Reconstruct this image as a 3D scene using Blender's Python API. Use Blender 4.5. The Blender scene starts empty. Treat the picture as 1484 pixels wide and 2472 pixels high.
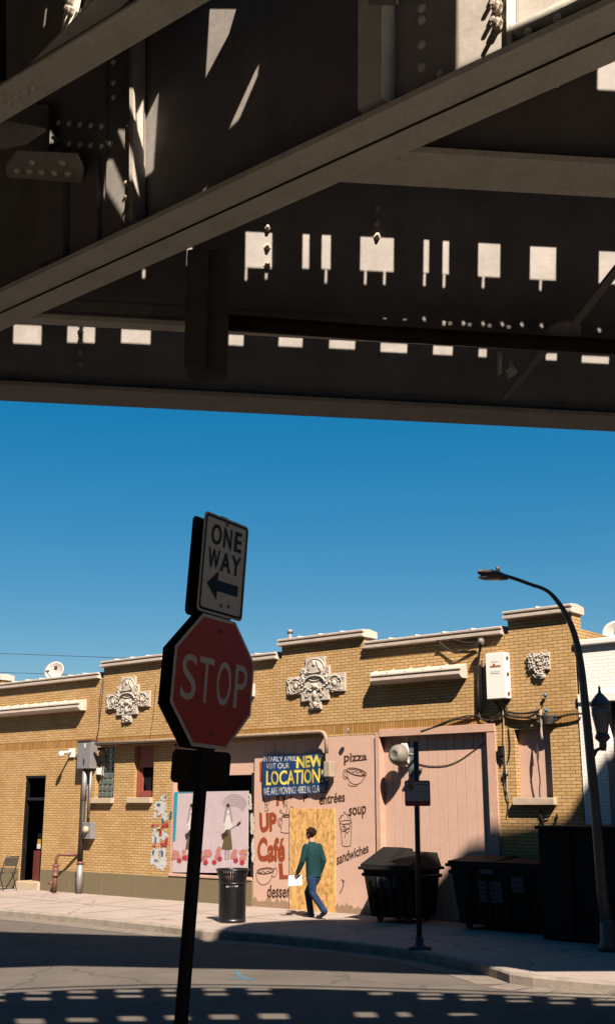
import bpy, bmesh, math, random
import numpy as np
from mathutils import Vector, Matrix
from mathutils.geometry import delaunay_2d_cdt
random.seed(7)
R = math.radians
scene = bpy.context.scene
col = scene.collection

# ------------------------------------------------------------------ camera, sky, sun, exposure
F, PITCH, CZ, SW = 2690., R(14.785), 2.23, .13      # focal length in units of a 1484 x 2472 picture; eye height; kerb height
cam_d = bpy.data.cameras.new('camera'); cam = bpy.data.objects.new('camera', cam_d); col.objects.link(cam)
cam.location = (0, 0, CZ); cam.rotation_euler = (R(90) + PITCH, 0, 0)
cam_d.sensor_fit = 'VERTICAL'; cam_d.sensor_height = 36; cam_d.lens = 36 * F / 2472
cam_d.clip_start = .05; cam_d.clip_end = 3000
scene.camera = cam
SUN = Vector((-.468, 1.698, -1.85)).normalized()     # direction the light travels
world = bpy.data.worlds.new('World'); scene.world = world; world.use_nodes = True
wn = world.node_tree.nodes; wl = world.node_tree.links
sky = wn.new('ShaderNodeTexSky'); sky.sky_type = 'NISHITA'; sky.sun_disc = False
sky.sun_elevation = math.asin(-SUN.z); sky.sun_rotation = math.atan2(-SUN.x, -SUN.y)
sky.air_density = 1.0; sky.dust_density = .3; sky.ozone_density = 3.5
hs = wn.new('ShaderNodeHueSaturation'); hs.inputs['Saturation'].default_value = 1.95; hs.inputs['Hue'].default_value = .495; hs.inputs['Value'].default_value = .80
gm_ = wn.new('ShaderNodeGamma'); gm_.inputs[1].default_value = .62      # a film-like flat sky, pale only near the roofs
wl.new(sky.outputs[0], gm_.inputs[0]); wl.new(gm_.outputs[0], hs.inputs['Color']); wl.new(hs.outputs[0], wn['Background'].inputs[0])
wn['Background'].inputs[1].default_value = .072
sun_d = bpy.data.lights.new('sun', 'SUN'); sun_d.energy = 5; sun_d.angle = R(.6); sun_d.color = (1, .86, .72)
sun = bpy.data.objects.new('sun', sun_d); col.objects.link(sun); sun.rotation_euler = SUN.to_track_quat('-Z', 'Y').to_euler()
sun.location = (10, -30, 40)
scene.cycles.diffuse_bounces = 1; scene.cycles.max_bounces = 6
vs = scene.view_settings; vs.view_transform = 'Standard'; vs.look = 'None'; vs.gamma = 1; vs.exposure = 1.58

# ------------------------------------------------------------------ measuring helpers (surveyed from the photograph)
cP, sP = math.cos(PITCH), math.sin(PITCH)
CAM = Vector((0, 0, CZ))
def ray(px, py):
    x = (px - 742) / F; yn = (py - 1236) / F
    return Vector((x, cP + yn * sP, sP - yn * cP))
def onz(px, py, z):
    d = ray(px, py); return CAM + d * ((z - CZ) / d.z)
TH = R(-40)
U = Vector((math.cos(TH), math.sin(TH), 0)); N = Vector((math.sin(TH), -math.cos(TH), 0))
O = onz(612, 2188, SW); O.z = 0
def onplane(px, py, p0, n):
    d = ray(px, py); return CAM + d * ((p0 - CAM).dot(n) / d.dot(n))
def fac(px, py, off=0):                               # (u, z) on the street front, off = metres out from it
    p = onplane(px, py, O + N * off, N); return ((p - O).dot(U), p.z)
def W(u, y, z): p = O + U * u - N * y; return Vector((p.x, p.y, z))
def FC(p): return ((p - O).dot(U), -(p - O).dot(N), p.z)

class Frame:
    def __init__(s, o, rz): s.o = Vector(o); s.rz = rz; s.m = Matrix.Translation(s.o) @ Matrix.Rotation(rz, 4, 'Z')
FF = Frame(O, TH); WF = Frame((0, 0, 0), 0)
BASE = {}

# ------------------------------------------------------------------ mesh builder
class MB:
    def __init__(s): s.v = []; s.f = []; s.sm = []
    def add(s, vs, fs, smooth=False):
        n = len(s.v); s.v += [tuple(v) for v in vs]
        for f in fs: s.f.append([i + n for i in f]); s.sm.append(smooth)
        return s
    def box(s, x0, x1, y0, y1, z0, z1):
        x0, x1 = sorted((x0, x1)); y0, y1 = sorted((y0, y1)); z0, z1 = sorted((z0, z1))
        return s.hexa([(x0,y0,z0),(x1,y0,z0),(x1,y1,z0),(x0,y1,z0),(x0,y0,z1),(x1,y0,z1),(x1,y1,z1),(x0,y1,z1)])
    def hexa(s, p):
        return s.add(p, [(0,3,2,1),(4,5,6,7),(0,1,5,4),(1,2,6,5),(2,3,7,6),(3,0,4,7)])
    def bbox(s, x0, x1, y0, y1, z0, z1, b=.01):       # box with chamfered edges
        x0, x1 = sorted((x0, x1)); y0, y1 = sorted((y0, y1)); z0, z1 = sorted((z0, z1))
        bm = bmesh.new(); bmesh.ops.create_cube(bm, size=1)
        for v in bm.verts: v.co = ((x0+x1)/2 + v.co.x*(x1-x0), (y0+y1)/2 + v.co.y*(y1-y0), (z0+z1)/2 + v.co.z*(z1-z0))
        bmesh.ops.bevel(bm, geom=bm.edges[:], offset=b, segments=2, affect='EDGES', profile=.5)
        return s.bm(bm)
    def bm(s, bm, smooth=False):
        bm.verts.ensure_lookup_table(); bm.verts.index_update()
        s.add([v.co[:] for v in bm.verts], [[v.index for v in f.verts] for f in bm.faces], smooth); bm.free(); return s
    def prism(s, poly, y0, y1):                       # outline in x-z, thickness along y
        n = len(poly); a = sum(poly[i][0]*poly[(i+1)%n][1] - poly[(i+1)%n][0]*poly[i][1] for i in range(n))
        if a < 0: poly = poly[::-1]
        v = [(p[0], y0, p[1]) for p in poly] + [(p[0], y1, p[1]) for p in poly]
        return s.add(v, [list(range(n)), list(range(2*n-1, n-1, -1))] + [[i, i+n, (i+1)%n+n, (i+1)%n] for i in range(n)])
    def plan(s, poly, z0, z1):                        # outline in x-y, thickness along z
        n = len(poly); a = sum(poly[i][0]*poly[(i+1)%n][1] - poly[(i+1)%n][0]*poly[i][1] for i in range(n))
        if a < 0: poly = poly[::-1]
        v = [(p[0], p[1], z0) for p in poly] + [(p[0], p[1], z1) for p in poly]
        return s.add(v, [list(range(n-1, -1, -1)), list(range(n, 2*n))] + [[i, (i+1)%n, (i+1)%n+n, i+n] for i in range(n)])
    def tube(s, pts, r, n=8, cap=True):
        pts = [Vector(p) for p in pts]; rr = r if isinstance(r, (list, tuple)) else [r]*len(pts)
        b = len(s.v); ref = None
        for i, p in enumerate(pts):
            t = (pts[min(i+1, len(pts)-1)] - pts[max(i-1, 0)]).normalized()
            if ref is None: ref = Vector((0,0,1)) if abs(t.z) < .9 else Vector((1,0,0))
            a = t.cross(ref).normalized(); c = a.cross(t).normalized(); ref = c
            for k in range(n):
                g = 2*math.pi*k/n; s.v.append(tuple(p + (a*math.cos(g) + c*math.sin(g))*rr[i]))
        for i in range(len(pts)-1):
            for k in range(n):
                q = b+i*n; s.f.append([q+k, q+(k+1)%n, q+n+(k+1)%n, q+n+k]); s.sm.append(n > 5)
        if cap:
            s.f.append([b+k for k in range(n)][::-1]); s.f.append([b+(len(pts)-1)*n+k for k in range(n)]); s.sm += [False, False]
        return s
    def bar(s, a, b, w, h, up=(0,0,1)):               # straight bar of w x h section
        a, b = Vector(a), Vector(b); t = (b-a).normalized(); x = t.cross(Vector(up)).normalized()*(w/2); z = x.cross(t).normalized()*(h/2)
        return s.hexa([a-x-z, a+x-z, b+x-z, b-x-z, a-x+z, a+x+z, b+x+z, b-x+z])
    def lathe(s, prof, c, n=20, axis='z', ang=0):
        c = Vector(c); b = len(s.v)
        for r, h in prof:
            for k in range(n):
                g = 2*math.pi*k/n+ang; x, y = r*math.cos(g), r*math.sin(g)
                s.v.append(tuple(c + (Vector((x, y, h)) if axis == 'z' else Vector((x, -h, y)))))
        for i in range(len(prof)-1):
            for k in range(n): q = b+i*n; s.f.append([q+k, q+(k+1)%n, q+n+(k+1)%n, q+n+k]); s.sm.append(True)
        s.f.append([b+k for k in range(n)][::-1]); s.f.append([b+(len(prof)-1)*n+k for k in range(n)]); s.sm += [False, False]
        return s
    def blob(s, c, rx, ry, rz, n=8, m=6):
        b = len(s.v); fs = []
        s.v.append((c[0], c[1], c[2]-rz))
        for i in range(1, m):
            t = math.pi*i/m
            for k in range(n): g = 2*math.pi*k/n; s.v.append((c[0]+rx*math.sin(t)*math.cos(g), c[1]+ry*math.sin(t)*math.sin(g), c[2]-rz*math.cos(t)))
        s.v.append((c[0], c[1], c[2]+rz)); top = len(s.v)-1
        for k in range(n):
            s.f.append([b, b+1+(k+1)%n, b+1+k]); s.f.append([top, top-n+k, top-n+(k+1)%n]); s.sm += [True, True]
        for i in range(m-2):
            for k in range(n): q = b+1+i*n; s.f.append([q+k, q+(k+1)%n, q+n+(k+1)%n, q+n+k]); s.sm.append(True)
        return s
    def ribbon(s, pts, w, y):                         # flat painted stroke in the x-z plane at depth y
        P = [Vector(p) for p in pts]; b = len(s.v)
        for i, p in enumerate(P):
            t = P[min(i+1, len(P)-1)] - P[max(i-1, 0)]; t = t.normalized() if t.length else Vector((1, 0)); n = Vector((-t.y, t.x))*w/2
            s.v += [(p.x+n.x, y, p.y+n.y), (p.x-n.x, y, p.y-n.y)]
        for i in range(len(P)-1): q = b+2*i; s.f.append([q, q+1, q+3, q+2]); s.sm.append(False)
        return s
    def build(s, name, mat, parent=None, frame=FF, base=(0,0,0)):
        if parent is not None: base = BASE[parent.name]
        me = bpy.data.meshes.new(name); B = Vector(base)
        me.from_pydata([tuple(Vector(v)-B) for v in s.v], [], s.f); me.update()
        me.polygons.foreach_set('use_smooth', s.sm)
        if mat: me.materials.append(mat)
        o = bpy.data.objects.new(name, me); col.objects.link(o)
        if parent is not None: o.parent = parent
        else:
            o.location = frame.m @ B; o.rotation_euler = (0, 0, frame.rz)
        BASE[o.name] = tuple(base)
        return o

def tag(o, label, cat, group=None):
    o['label'] = label; o['category'] = cat
    if group: o['group'] = group
    return o
def thing(name, label, cat, base=(0,0,0), frame=FF, group=None):
    o = bpy.data.objects.new(name, None); col.objects.link(o); o.empty_display_size = .1
    o.location = frame.m @ Vector(base); o.rotation_euler = (0, 0, frame.rz); BASE[o.name] = tuple(base)
    return tag(o, label, cat, group)
def kind(o, k='structure'): o['kind'] = k; return o
def PX(pts, off=0): return [fac(x, y, off) for x, y in pts]

# ------------------------------------------------------------------ materials
def nodes(name):
    m = bpy.data.materials.new(name); m.use_nodes = True
    return m, m.node_tree.nodes, m.node_tree.links, m.node_tree.nodes['Principled BSDF']
KA = .53                                               # overall reflectance level of the street
FULL = ('bridge', 'painted_bolt', 'sign_white', 'sign_red', 'signal')
def mat(name, c, rough=.7, var=.15, scale=6, metal=0, bump=.0, c2=None, spec=.5, patch=.0, pc=(.2,.12,.06), pscale=2.5):
    if not any(k in name for k in FULL): c = tuple(x*KA for x in c); pc = tuple(x*KA for x in pc); c2 = c2 and tuple(x*KA for x in c2)
    m, n, l, b = nodes(name)
    tc = n.new('ShaderNodeTexCoord'); nz = n.new('ShaderNodeTexNoise'); nz.inputs['Scale'].default_value = scale; nz.inputs['Detail'].default_value = 8; nz.inputs['Roughness'].default_value = .65
    l.new(tc.outputs['Object'], nz.inputs['Vector'])
    mr = n.new('ShaderNodeMapRange'); mr.inputs[1].default_value = .3; mr.inputs[2].default_value = .7; l.new(nz.outputs['Fac'], mr.inputs[0])
    mx = n.new('ShaderNodeMix'); mx.data_type = 'RGBA'
    lo = tuple(x*(1-var) for x in c); hi = c2 or tuple(min(1, x*(1+var)) for x in c)
    mx.inputs[6].default_value = (*lo, 1); mx.inputs[7].default_value = (*hi, 1); l.new(mr.outputs[0], mx.inputs[0])
    out = mx.outputs[2]
    sp = n.new('ShaderNodeTexNoise'); sp.inputs['Scale'].default_value = max(40, scale*14); sp.inputs['Detail'].default_value = 3; l.new(tc.outputs['Object'], sp.inputs['Vector'])
    sr = n.new('ShaderNodeMapRange'); sr.inputs[1].default_value = .3; sr.inputs[2].default_value = .7; sr.inputs[3].default_value, sr.inputs[4].default_value = (.93, 1.07) if 'bridge' in name else (.85, 1.15); l.new(sp.outputs['Fac'], sr.inputs[0])
    sm_ = n.new('ShaderNodeVectorMath'); sm_.operation = 'SCALE'; l.new(out, sm_.inputs[0]); l.new(sr.outputs[0], sm_.inputs['Scale']); out = sm_.outputs[0]
    if patch:
        p = n.new('ShaderNodeTexNoise'); p.inputs['Scale'].default_value = pscale; p.inputs['Detail'].default_value = 10; p.inputs['Roughness'].default_value = .7
        l.new(tc.outputs['Object'], p.inputs['Vector'])
        r = n.new('ShaderNodeMapRange'); r.inputs[1].default_value = .62; r.inputs[2].default_value = .72; r.inputs[4].default_value = patch; l.new(p.outputs['Fac'], r.inputs[0])
        m2 = n.new('ShaderNodeMix'); m2.data_type = 'RGBA'; l.new(r.outputs[0], m2.inputs[0]); l.new(out, m2.inputs[6]); m2.inputs[7].default_value = (*pc, 1); out = m2.outputs[2]
    l.new(out, b.inputs['Base Color'])
    b.inputs['Roughness'].default_value = rough; b.inputs['Metallic'].default_value = metal; b.inputs['Specular IOR Level'].default_value = min(spec, .1) if rough >= .8 else spec
    if bump:
        bp = n.new('ShaderNodeBump'); bp.inputs['Strength'].default_value = bump; bp.inputs['Distance'].default_value = .01
        n2 = n.new('ShaderNodeTexNoise'); n2.inputs['Scale'].default_value = scale*6; n2.inputs['Detail'].default_value = 6; l.new(tc.outputs['Object'], n2.inputs['Vector'])
        l.new(n2.outputs['Fac'], bp.inputs['Height']); l.new(bp.outputs[0], b.inputs['Normal'])
    return m
def brick(name, c1, c2, mort, bw=.205, bh=.062, msize=.007, rot=False, bump=.4, stain=(.30,.13,.03), smix=.35):
    c1, c2, mort, stain = [tuple(x*KA for x in q) for q in (c1, c2, mort, stain)]
    m, n, l, b = nodes(name)
    tc = n.new('ShaderNodeTexCoord'); sx = n.new('ShaderNodeSeparateXYZ'); l.new(tc.outputs['Object'], sx.inputs[0])
    cx = n.new('ShaderNodeCombineXYZ')
    ad = n.new('ShaderNodeMath'); ad.operation = 'ADD'; l.new(sx.outputs[0], ad.inputs[0]); l.new(sx.outputs[1], ad.inputs[1])   # runs round corners
    l.new(ad.outputs[0], cx.inputs[1 if rot else 0]); l.new(sx.outputs[2], cx.inputs[0 if rot else 1])
    bt = n.new('ShaderNodeTexBrick'); l.new(cx.outputs[0], bt.inputs['Vector'])
    bt.inputs['Scale'].default_value = 1; bt.inputs['Brick Width'].default_value = bw; bt.inputs['Row Height'].default_value = bh
    bt.inputs['Mortar Size'].default_value = msize; bt.inputs['Mortar Smooth'].default_value = .2; bt.inputs['Bias'].default_value = -.1
    if rot: bt.offset = 0
    bt.inputs['Color1'].default_value = (*c1, 1); bt.inputs['Color2'].default_value = (*c2, 1); bt.inputs['Mortar'].default_value = (*mort, 1)
    nz = n.new('ShaderNodeTexNoise'); nz.inputs['Scale'].default_value = 1.3; nz.inputs['Detail'].default_value = 9; nz.inputs['Roughness'].default_value = .7; l.new(tc.outputs['Object'], nz.inputs['Vector'])
    mr = n.new('ShaderNodeMapRange'); mr.inputs[1].default_value = .45; mr.inputs[2].default_value = .75; mr.inputs[4].default_value = smix; l.new(nz.outputs['Fac'], mr.inputs[0])
    mx = n.new('ShaderNodeMix'); mx.data_type = 'RGBA'; l.new(mr.outputs[0], mx.inputs[0]); l.new(bt.outputs['Color'], mx.inputs[6]); mx.inputs[7].default_value = (*stain, 1)
    l.new(mx.outputs[2], b.inputs['Base Color']); b.inputs['Roughness'].default_value = .85; b.inputs['Specular IOR Level'].default_value = .15
    bp = n.new('ShaderNodeBump'); bp.inputs['Strength'].default_value = bump; bp.inputs['Distance'].default_value = .008; bp.invert = True
    l.new(bt.outputs['Fac'], bp.inputs['Height']); l.new(bp.outputs[0], b.inputs['Normal'])
    return m
def osb(name):
    m, n, l, b = nodes(name)
    tc = n.new('ShaderNodeTexCoord'); mp = n.new('ShaderNodeMapping'); mp.inputs['Scale'].default_value = (9, 1, 4.5); mp.inputs['Rotation'].default_value = (0, .5, 0); l.new(tc.outputs['Object'], mp.inputs[0])
    wv = n.new('ShaderNodeTexNoise'); wv.inputs['Scale'].default_value = 2.2; wv.inputs['Distortion'].default_value = 3; l.new(mp.outputs[0], wv.inputs['Vector'])
    vo = n.new('ShaderNodeTexVoronoi'); vo.inputs['Scale'].default_value = 2.6; l.new(mp.outputs[0], vo.inputs['Vector'])
    mth = n.new('ShaderNodeMath'); mth.operation = 'MULTIPLY_ADD'; l.new(vo.outputs['Color'], mth.inputs[0]); mth.inputs[1].default_value = .6
    l.new(wv.outputs['Fac'], mth.inputs[2])
    cr = n.new('ShaderNodeValToRGB'); cr.color_ramp.elements[0].position = .35; cr.color_ramp.elements[0].color = (.16, .065, .012, 1)
    cr.color_ramp.elements[1].position = 1.0; cr.color_ramp.elements[1].color = (.50, .30, .10, 1); l.new(mth.outputs[0], cr.inputs[0])
    l.new(cr.outputs[0], b.inputs['Base Color']); b.inputs['Roughness'].default_value = .8
    return m
M = {}
M['brick'] = brick('yellow_brick', (.72,.485,.23), (.60,.375,.15), (.31,.185,.085), msize=.0085)
M['soldier'] = brick('soldier_brick', (.56,.32,.11), (.42,.215,.06), (.19,.10,.04), rot=True)
M['darkbrick'] = brick('dark_brick', (.10,.05,.035), (.07,.035,.025), (.05,.04,.035))
M['whitebrick'] = brick('white_painted_brick', (1.3,1.23,1.15), (1.22,1.15,1.07), (.95,.89,.82), stain=(.5,.45,.4), smix=.2)
M['terra'] = mat('white_terracotta', (.66,.58,.49), .6, .15, 14, bump=.4, patch=.7, pc=(.22,.16,.11), pscale=11)
M['coping'] = mat('glazed_coping', (.80,.68,.58), .45, .12, 5, patch=.35, pc=(.35,.25,.17), pscale=5)
M['granite'] = mat('grey_granite', (.22,.175,.10), .55, .35, 60, patch=.35, pc=(.38,.29,.18), pscale=3)
M['sill'] = mat('limestone', (.62,.50,.36), .8, .15, 12)
M['pink'] = mat('pink_paint', (.73,.475,.37), .75, .06, 3, patch=.25, pc=(.52,.29,.19), pscale=7)
M['pinktrim'] = mat('pink_trim_paint', (.68,.42,.315), .7, .1, 5, patch=.6, pc=(.34,.19,.11), pscale=6)
M['osb'] = osb('strand_board')
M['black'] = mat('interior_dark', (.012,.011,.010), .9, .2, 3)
M['red_wood'] = mat('red_oxide_wood', (.34,.085,.055), .6, .2, 8, patch=.4, pc=(.2,.05,.03), pscale=9)
M['glassblock'] = mat('glass_block', (.12,.15,.14), .12, .5, 14, spec=.8)
M['mortar'] = mat('pale_mortar', (.55,.52,.44), .8, .1, 10)
M['greymetal'] = mat('galvanised_grey', (.36,.35,.36), .45, .12, 10, metal=.3)
M['blackmetal'] = mat('black_enamel', (.012,.012,.013), .35, .2, 8)
M['rustpipe'] = mat('red_brown_pipe', (.20,.075,.05), .6, .25, 12)
M['whiteplastic'] = mat('white_plastic', (1.1,1.04,.97), .45, .04, 6)
M['dish'] = mat('pale_dish', (.62,.57,.52), .5, .06, 6)
M['cable'] = mat('cable_black', (.025,.018,.014), .7, .2, 10)
M['cable_pale'] = mat('cable_pale', (.55,.45,.35), .7, .1, 10)
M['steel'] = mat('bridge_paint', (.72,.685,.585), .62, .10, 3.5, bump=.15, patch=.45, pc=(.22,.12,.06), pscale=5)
M['steel_dark'] = mat('shaded_bridge_paint', (.205,.188,.172), .7, .2, 3, bump=.15, patch=.4, pc=(.10,.055,.03), pscale=4)  # same bridge paint, darkened to put the webs' shade into the colour
M['steel_mid'] = mat('half_shaded_bridge_paint', (.38,.345,.30), .65, .15, 3.5, bump=.15, patch=.4, pc=(.18,.10,.05), pscale=5)  # same bridge paint, toned between the lit and the shaded steel
M['box_dark'] = mat('dark_bridge_box', (.10,.09,.08), .9, .2, 4)  # even dark tone for the hanging boxes
M['bolt'] = mat('painted_bolt', (.42,.36,.29), .4, .25, 30, patch=.7, pc=(.2,.1,.04), pscale=25)
M['timber'] = mat('creosoted_timber', (.06,.045,.033), .9, .3, 6)
M['asphalt'] = mat('asphalt', (.16,.14,.122), .9, .18, 1.2, bump=.3, patch=.3, pc=(.105,.09,.08), pscale=.6)
M['concrete'] = mat('concrete', (.44,.365,.32), .9, .10, 1.5, bump=.2, patch=.25, pc=(.34,.28,.24), pscale=2)
M['kerb'] = mat('kerb_concrete', (.36,.31,.26), .9, .25, 5, bump=.2, patch=.6, pc=(.25,.21,.165), pscale=2.2)
M['signred'] = mat('sign_red', (.74,.085,.055), .4, .10, 25)
M['signwhite'] = mat('sign_white', (.92,.88,.80), .4, .06, 18)
M['signblack'] = mat('sign_black', (.012,.010,.010), .5, .1, 10)
M['signback'] = mat('sign_back_dark', (.02,.019,.019), .6, .2, 9)
M['post'] = mat('dark_steel_post', (.017,.014,.012), .6, .2, 9)
M['lamp'] = mat('dark_bronze', (.11,.105,.09), .45, .2, 8)
M['frost'] = mat('lamp_glass', (.32,.29,.26), .35, .1, 8)
M['alu'] = mat('spun_aluminium', (.25,.225,.185), .6, .2, 9, metal=.0, spec=.3, patch=.3, pc=(.3,.24,.17), pscale=9)
M['banner'] = mat('blue_vinyl', (.010,.05,.16), .45, .15, 4)
M['yellow'] = mat('yellow_ink', (.80,.66,.10), .6, .05, 6)
M['white'] = mat('white_ink', (.80,.78,.74), .6, .04, 6)
M['paint_dark'] = mat('brown_black_paint', (.085,.038,.022), .8, .25, 20)
M['paint_red'] = mat('brick_red_paint', (.36,.075,.028), .8, .12, 14)
M['paper'] = mat('lilac_paper', (.66,.55,.58), .8, .08, 5, patch=.35, pc=(.5,.40,.44), pscale=6)
M['paper_torn'] = mat('torn_paper', (.62,.62,.62), .85, .2, 14, patch=.6, pc=(.30,.36,.42), pscale=14)
M['cyan'] = mat('cyan_edge', (.015,.36,.52), .6, .05, 6)
M['rose'] = mat('faded_rose', (.60,.25,.22), .8, .15, 22)
M['crimson'] = mat('crimson_flower', (.50,.05,.08), .8, .2, 30)
M['olive'] = mat('olive_print', (.16,.12,.055), .8, .5, 60)
M['ink'] = mat('dark_ink', (.07,.04,.045), .8, .2, 20)
M['greyink'] = mat('soft_grey_ink', (.42,.34,.37), .8, .2, 20)
M['plasticbin'] = mat('black_dumpster', (.012,.011,.010), .75, .25, 6, spec=.2, patch=.4, pc=(.02,.018,.015), pscale=5)
M['notice'] = mat('pale_notice', (.15,.15,.18), .8, .15, 12)
M['skin'] = mat('skin', (.55,.29,.19), .6, .05, 10)
M['hair'] = mat('dark_brown_hair', (.030,.014,.008), .85, .3, 60, spec=.1)
M['sweater'] = mat('teal_sweater', (.013,.052,.060), .9, .2, 18, bump=.3)
M['jeans'] = mat('blue_denim', (.022,.045,.105), .9, .35, 12, bump=.3)
M['shoe'] = mat('dark_shoe', (.015,.011,.009), .5, .2, 10)
M['bluepaint'] = mat('blue_painted_panel', (.05,.10,.20), .8, .6, 9, c2=(.30,.32,.36))
M['yellowthing'] = mat('yellow_lacquer', (.55,.36,.03), .5, .1, 6)
M['redprint'] = mat('red_print', (.16,.04,.04), .8, .2, 9)
M['blueprint'] = mat('blue_print', (.05,.16,.24), .8, .4, 30)
M['weatherpipe'] = mat('weathered_grey_cap', (.22,.18,.15), .6, .25, 14)
M['roof'] = mat('roof_felt', (.10,.09,.08), .9, .2, 2)

def cracks(m, sc, wdt, dark):                         # thin wandering cracks across a ground material
    n, l = m.node_tree.nodes, m.node_tree.links; b = n['Principled BSDF']; src = b.inputs['Base Color'].links[0].from_socket
    tc = n.new('ShaderNodeTexCoord'); nz = n.new('ShaderNodeTexNoise'); nz.inputs['Scale'].default_value = 1.5; nz.inputs['Detail'].default_value = 6; l.new(tc.outputs['Object'], nz.inputs['Vector'])
    ad = n.new('ShaderNodeVectorMath'); ad.operation = 'MULTIPLY_ADD'; l.new(nz.outputs['Color'], ad.inputs[0]); ad.inputs[1].default_value = (.9,.9,0); l.new(tc.outputs['Object'], ad.inputs[2])
    vo = n.new('ShaderNodeTexVoronoi'); vo.feature = 'DISTANCE_TO_EDGE'; vo.inputs['Scale'].default_value = sc; l.new(ad.outputs[0], vo.inputs['Vector'])
    mr = n.new('ShaderNodeMapRange'); mr.inputs[1].default_value = wdt*.4; mr.inputs[2].default_value = wdt; mr.inputs[3].default_value = dark; mr.inputs[4].default_value = 1; l.new(vo.outputs['Distance'], mr.inputs[0])
    s_ = n.new('ShaderNodeVectorMath'); s_.operation = 'SCALE'; l.new(src, s_.inputs[0]); l.new(mr.outputs[0], s_.inputs['Scale']); l.new(s_.outputs[0], b.inputs['Base Color'])
cracks(M['asphalt'], .32, .010, .75); cracks(M['concrete'], .25, .006, .6)
def streaks(m, amt, c):                               # soot running down a wall
    n, l = m.node_tree.nodes, m.node_tree.links; b = n['Principled BSDF']; src = b.inputs['Base Color'].links[0].from_socket
    tc = n.new('ShaderNodeTexCoord'); mp = n.new('ShaderNodeMapping'); mp.inputs['Scale'].default_value = (5, 5, .45); l.new(tc.outputs['Object'], mp.inputs[0])
    nz = n.new('ShaderNodeTexNoise'); nz.inputs['Scale'].default_value = 1.6; nz.inputs['Detail'].default_value = 9; nz.inputs['Roughness'].default_value = .7; l.new(mp.outputs[0], nz.inputs['Vector'])
    mr = n.new('ShaderNodeMapRange'); mr.inputs[1].default_value = .52; mr.inputs[2].default_value = .78; mr.inputs[4].default_value = amt; l.new(nz.outputs['Fac'], mr.inputs[0])
    mx = n.new('ShaderNodeMix'); mx.data_type = 'RGBA'; l.new(mr.outputs[0], mx.inputs[0]); l.new(src, mx.inputs[6]); mx.inputs[7].default_value = (*c, 1); l.new(mx.outputs[2], b.inputs['Base Color'])
streaks(M['brick'], .55, (.24,.14,.06)); streaks(M['pink'], .4, (.42,.25,.17)); streaks(M['steel'], .3, (.22,.14,.08)); streaks(M['steel_dark'], .35, (.09,.06,.04)); streaks(M['whitebrick'], .4, (.42,.38,.33)); streaks(M['coping'], .3, (.3,.22,.15))

# ------------------------------------------------------------------ lettering helpers
_tc = {}
def glyphs(txt, offs, shear=0):
    k = (txt, offs, shear)
    if k in _tc: return _tc[k]
    cu = bpy.data.curves.new('lettering', 'FONT'); cu.body = txt; cu.offset = offs; cu.resolution_u = 4; cu.shear = shear
    ob = bpy.data.objects.new('lettering', cu); col.objects.link(ob)
    dg = bpy.context.evaluated_depsgraph_get(); me = bpy.data.meshes.new_from_object(ob.evaluated_get(dg))
    v = [(p.co.x, p.co.y) for p in me.vertices]; f = [list(p.vertices) for p in me.polygons]
    bpy.data.objects.remove(ob); bpy.data.curves.remove(cu); bpy.data.meshes.remove(me)
    xs = [a for a, b in v]; ys = [b for a, b in v]
    v = [((a-min(xs))/(max(xs)-min(xs)), (b-min(ys))/(max(ys)-min(ys))) for a, b in v]
    _tc[k] = (v, f); return v, f
def lettering(mb, txt, quad, y, offs=0., shear=0, jit=0):   # quad = BL, BR, TR, TL in the sheet's x-z plane
    v, f = glyphs(txt, offs, shear); A, B, C, D = [Vector(q) for q in quad]; out = []
    for a, b in v:
        if jit: b += jit*math.sin(a*17+len(txt)); 
        p = (A*(1-a)+B*a)*(1-b) + (D*(1-a)+C*a)*b; out.append((p.x, y, p.y))
    n = len(out)
    ff = []
    for g in f:
        ar = sum(out[g[i]][0]*out[g[(i+1)%len(g)]][2]-out[g[(i+1)%len(g)]][0]*out[g[i]][2] for i in range(len(g)))
        ff.append(g if ar > 0 else g[::-1])
    mb.add(out, ff); return mb
def rect(x0, z0, x1, z1): return [(x0,z0),(x1,z0),(x1,z1),(x0,z1)]
def spline(pts, n=6, closed=False):
    P = [Vector(p) for p in pts]; out = []; L = len(P)
    rng = range(L if closed else L-1)
    for i in rng:
        g = lambda j: P[j % L] if closed else P[max(0, min(L-1, j))]
        a, b, c, d = g(i-1), g(i), g(i+1), g(i+2)
        for k in range(n):
            t = k/n; out.append(.5*((2*b)+(c-a)*t+(2*a-5*b+4*c-d)*t*t+(3*b-a-3*c+d)*t**3))
    out.append(P[0] if closed else P[-1]); return out
def rrect(x0, z0, x1, z1, r, n=5):
    o = []
    for cx, cz, a0 in ((x1-r, z0+r, -90), (x1-r, z1-r, 0), (x0+r, z1-r, 90), (x0+r, z0+r, 180)):
        for k in range(n+1): a = R(a0+90*k/n); o.append((cx+r*math.cos(a), cz+r*math.sin(a)))
    return o

# ================================================================== GROUND
ro = MB(); G = 250
ro.add([(-G,-G,0),(G,-G,0),(G,G,0),(-G,G,0)], [(0,1,2,3)]); kind(ro.build('road', M['asphalt'], frame=WF))
kerb_px = [(0,2196),(125,2207),(250,2219),(375,2232),(488,2246),(620,2254),(845,2275),(996,2294),(1142,2323),(1200,2339),(1228,2349),(1285,2357),(1345,2363),(1484,2375)]
kp = [onz(x, y, SW) for x, y in kerb_px]
dl = (kp[0]-kp[3]).normalized(); kp = [kp[0]+dl*60] + kp + [onz(1600,2384,SW), onz(1600,2384,SW)+Vector((9,-1.2,0)), onz(1600,2384,SW)+Vector((60,-9,0))]
Kin = []
for i, p in enumerate(kp):
    t = (kp[min(i+1,len(kp)-1)] - kp[max(i-1,0)]).normalized(); Kin.append(p + Vector((-t.y, t.x, 0))*.17)
far = [W(70, 0.0, SW), W(-70, 0.0, SW)]
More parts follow.
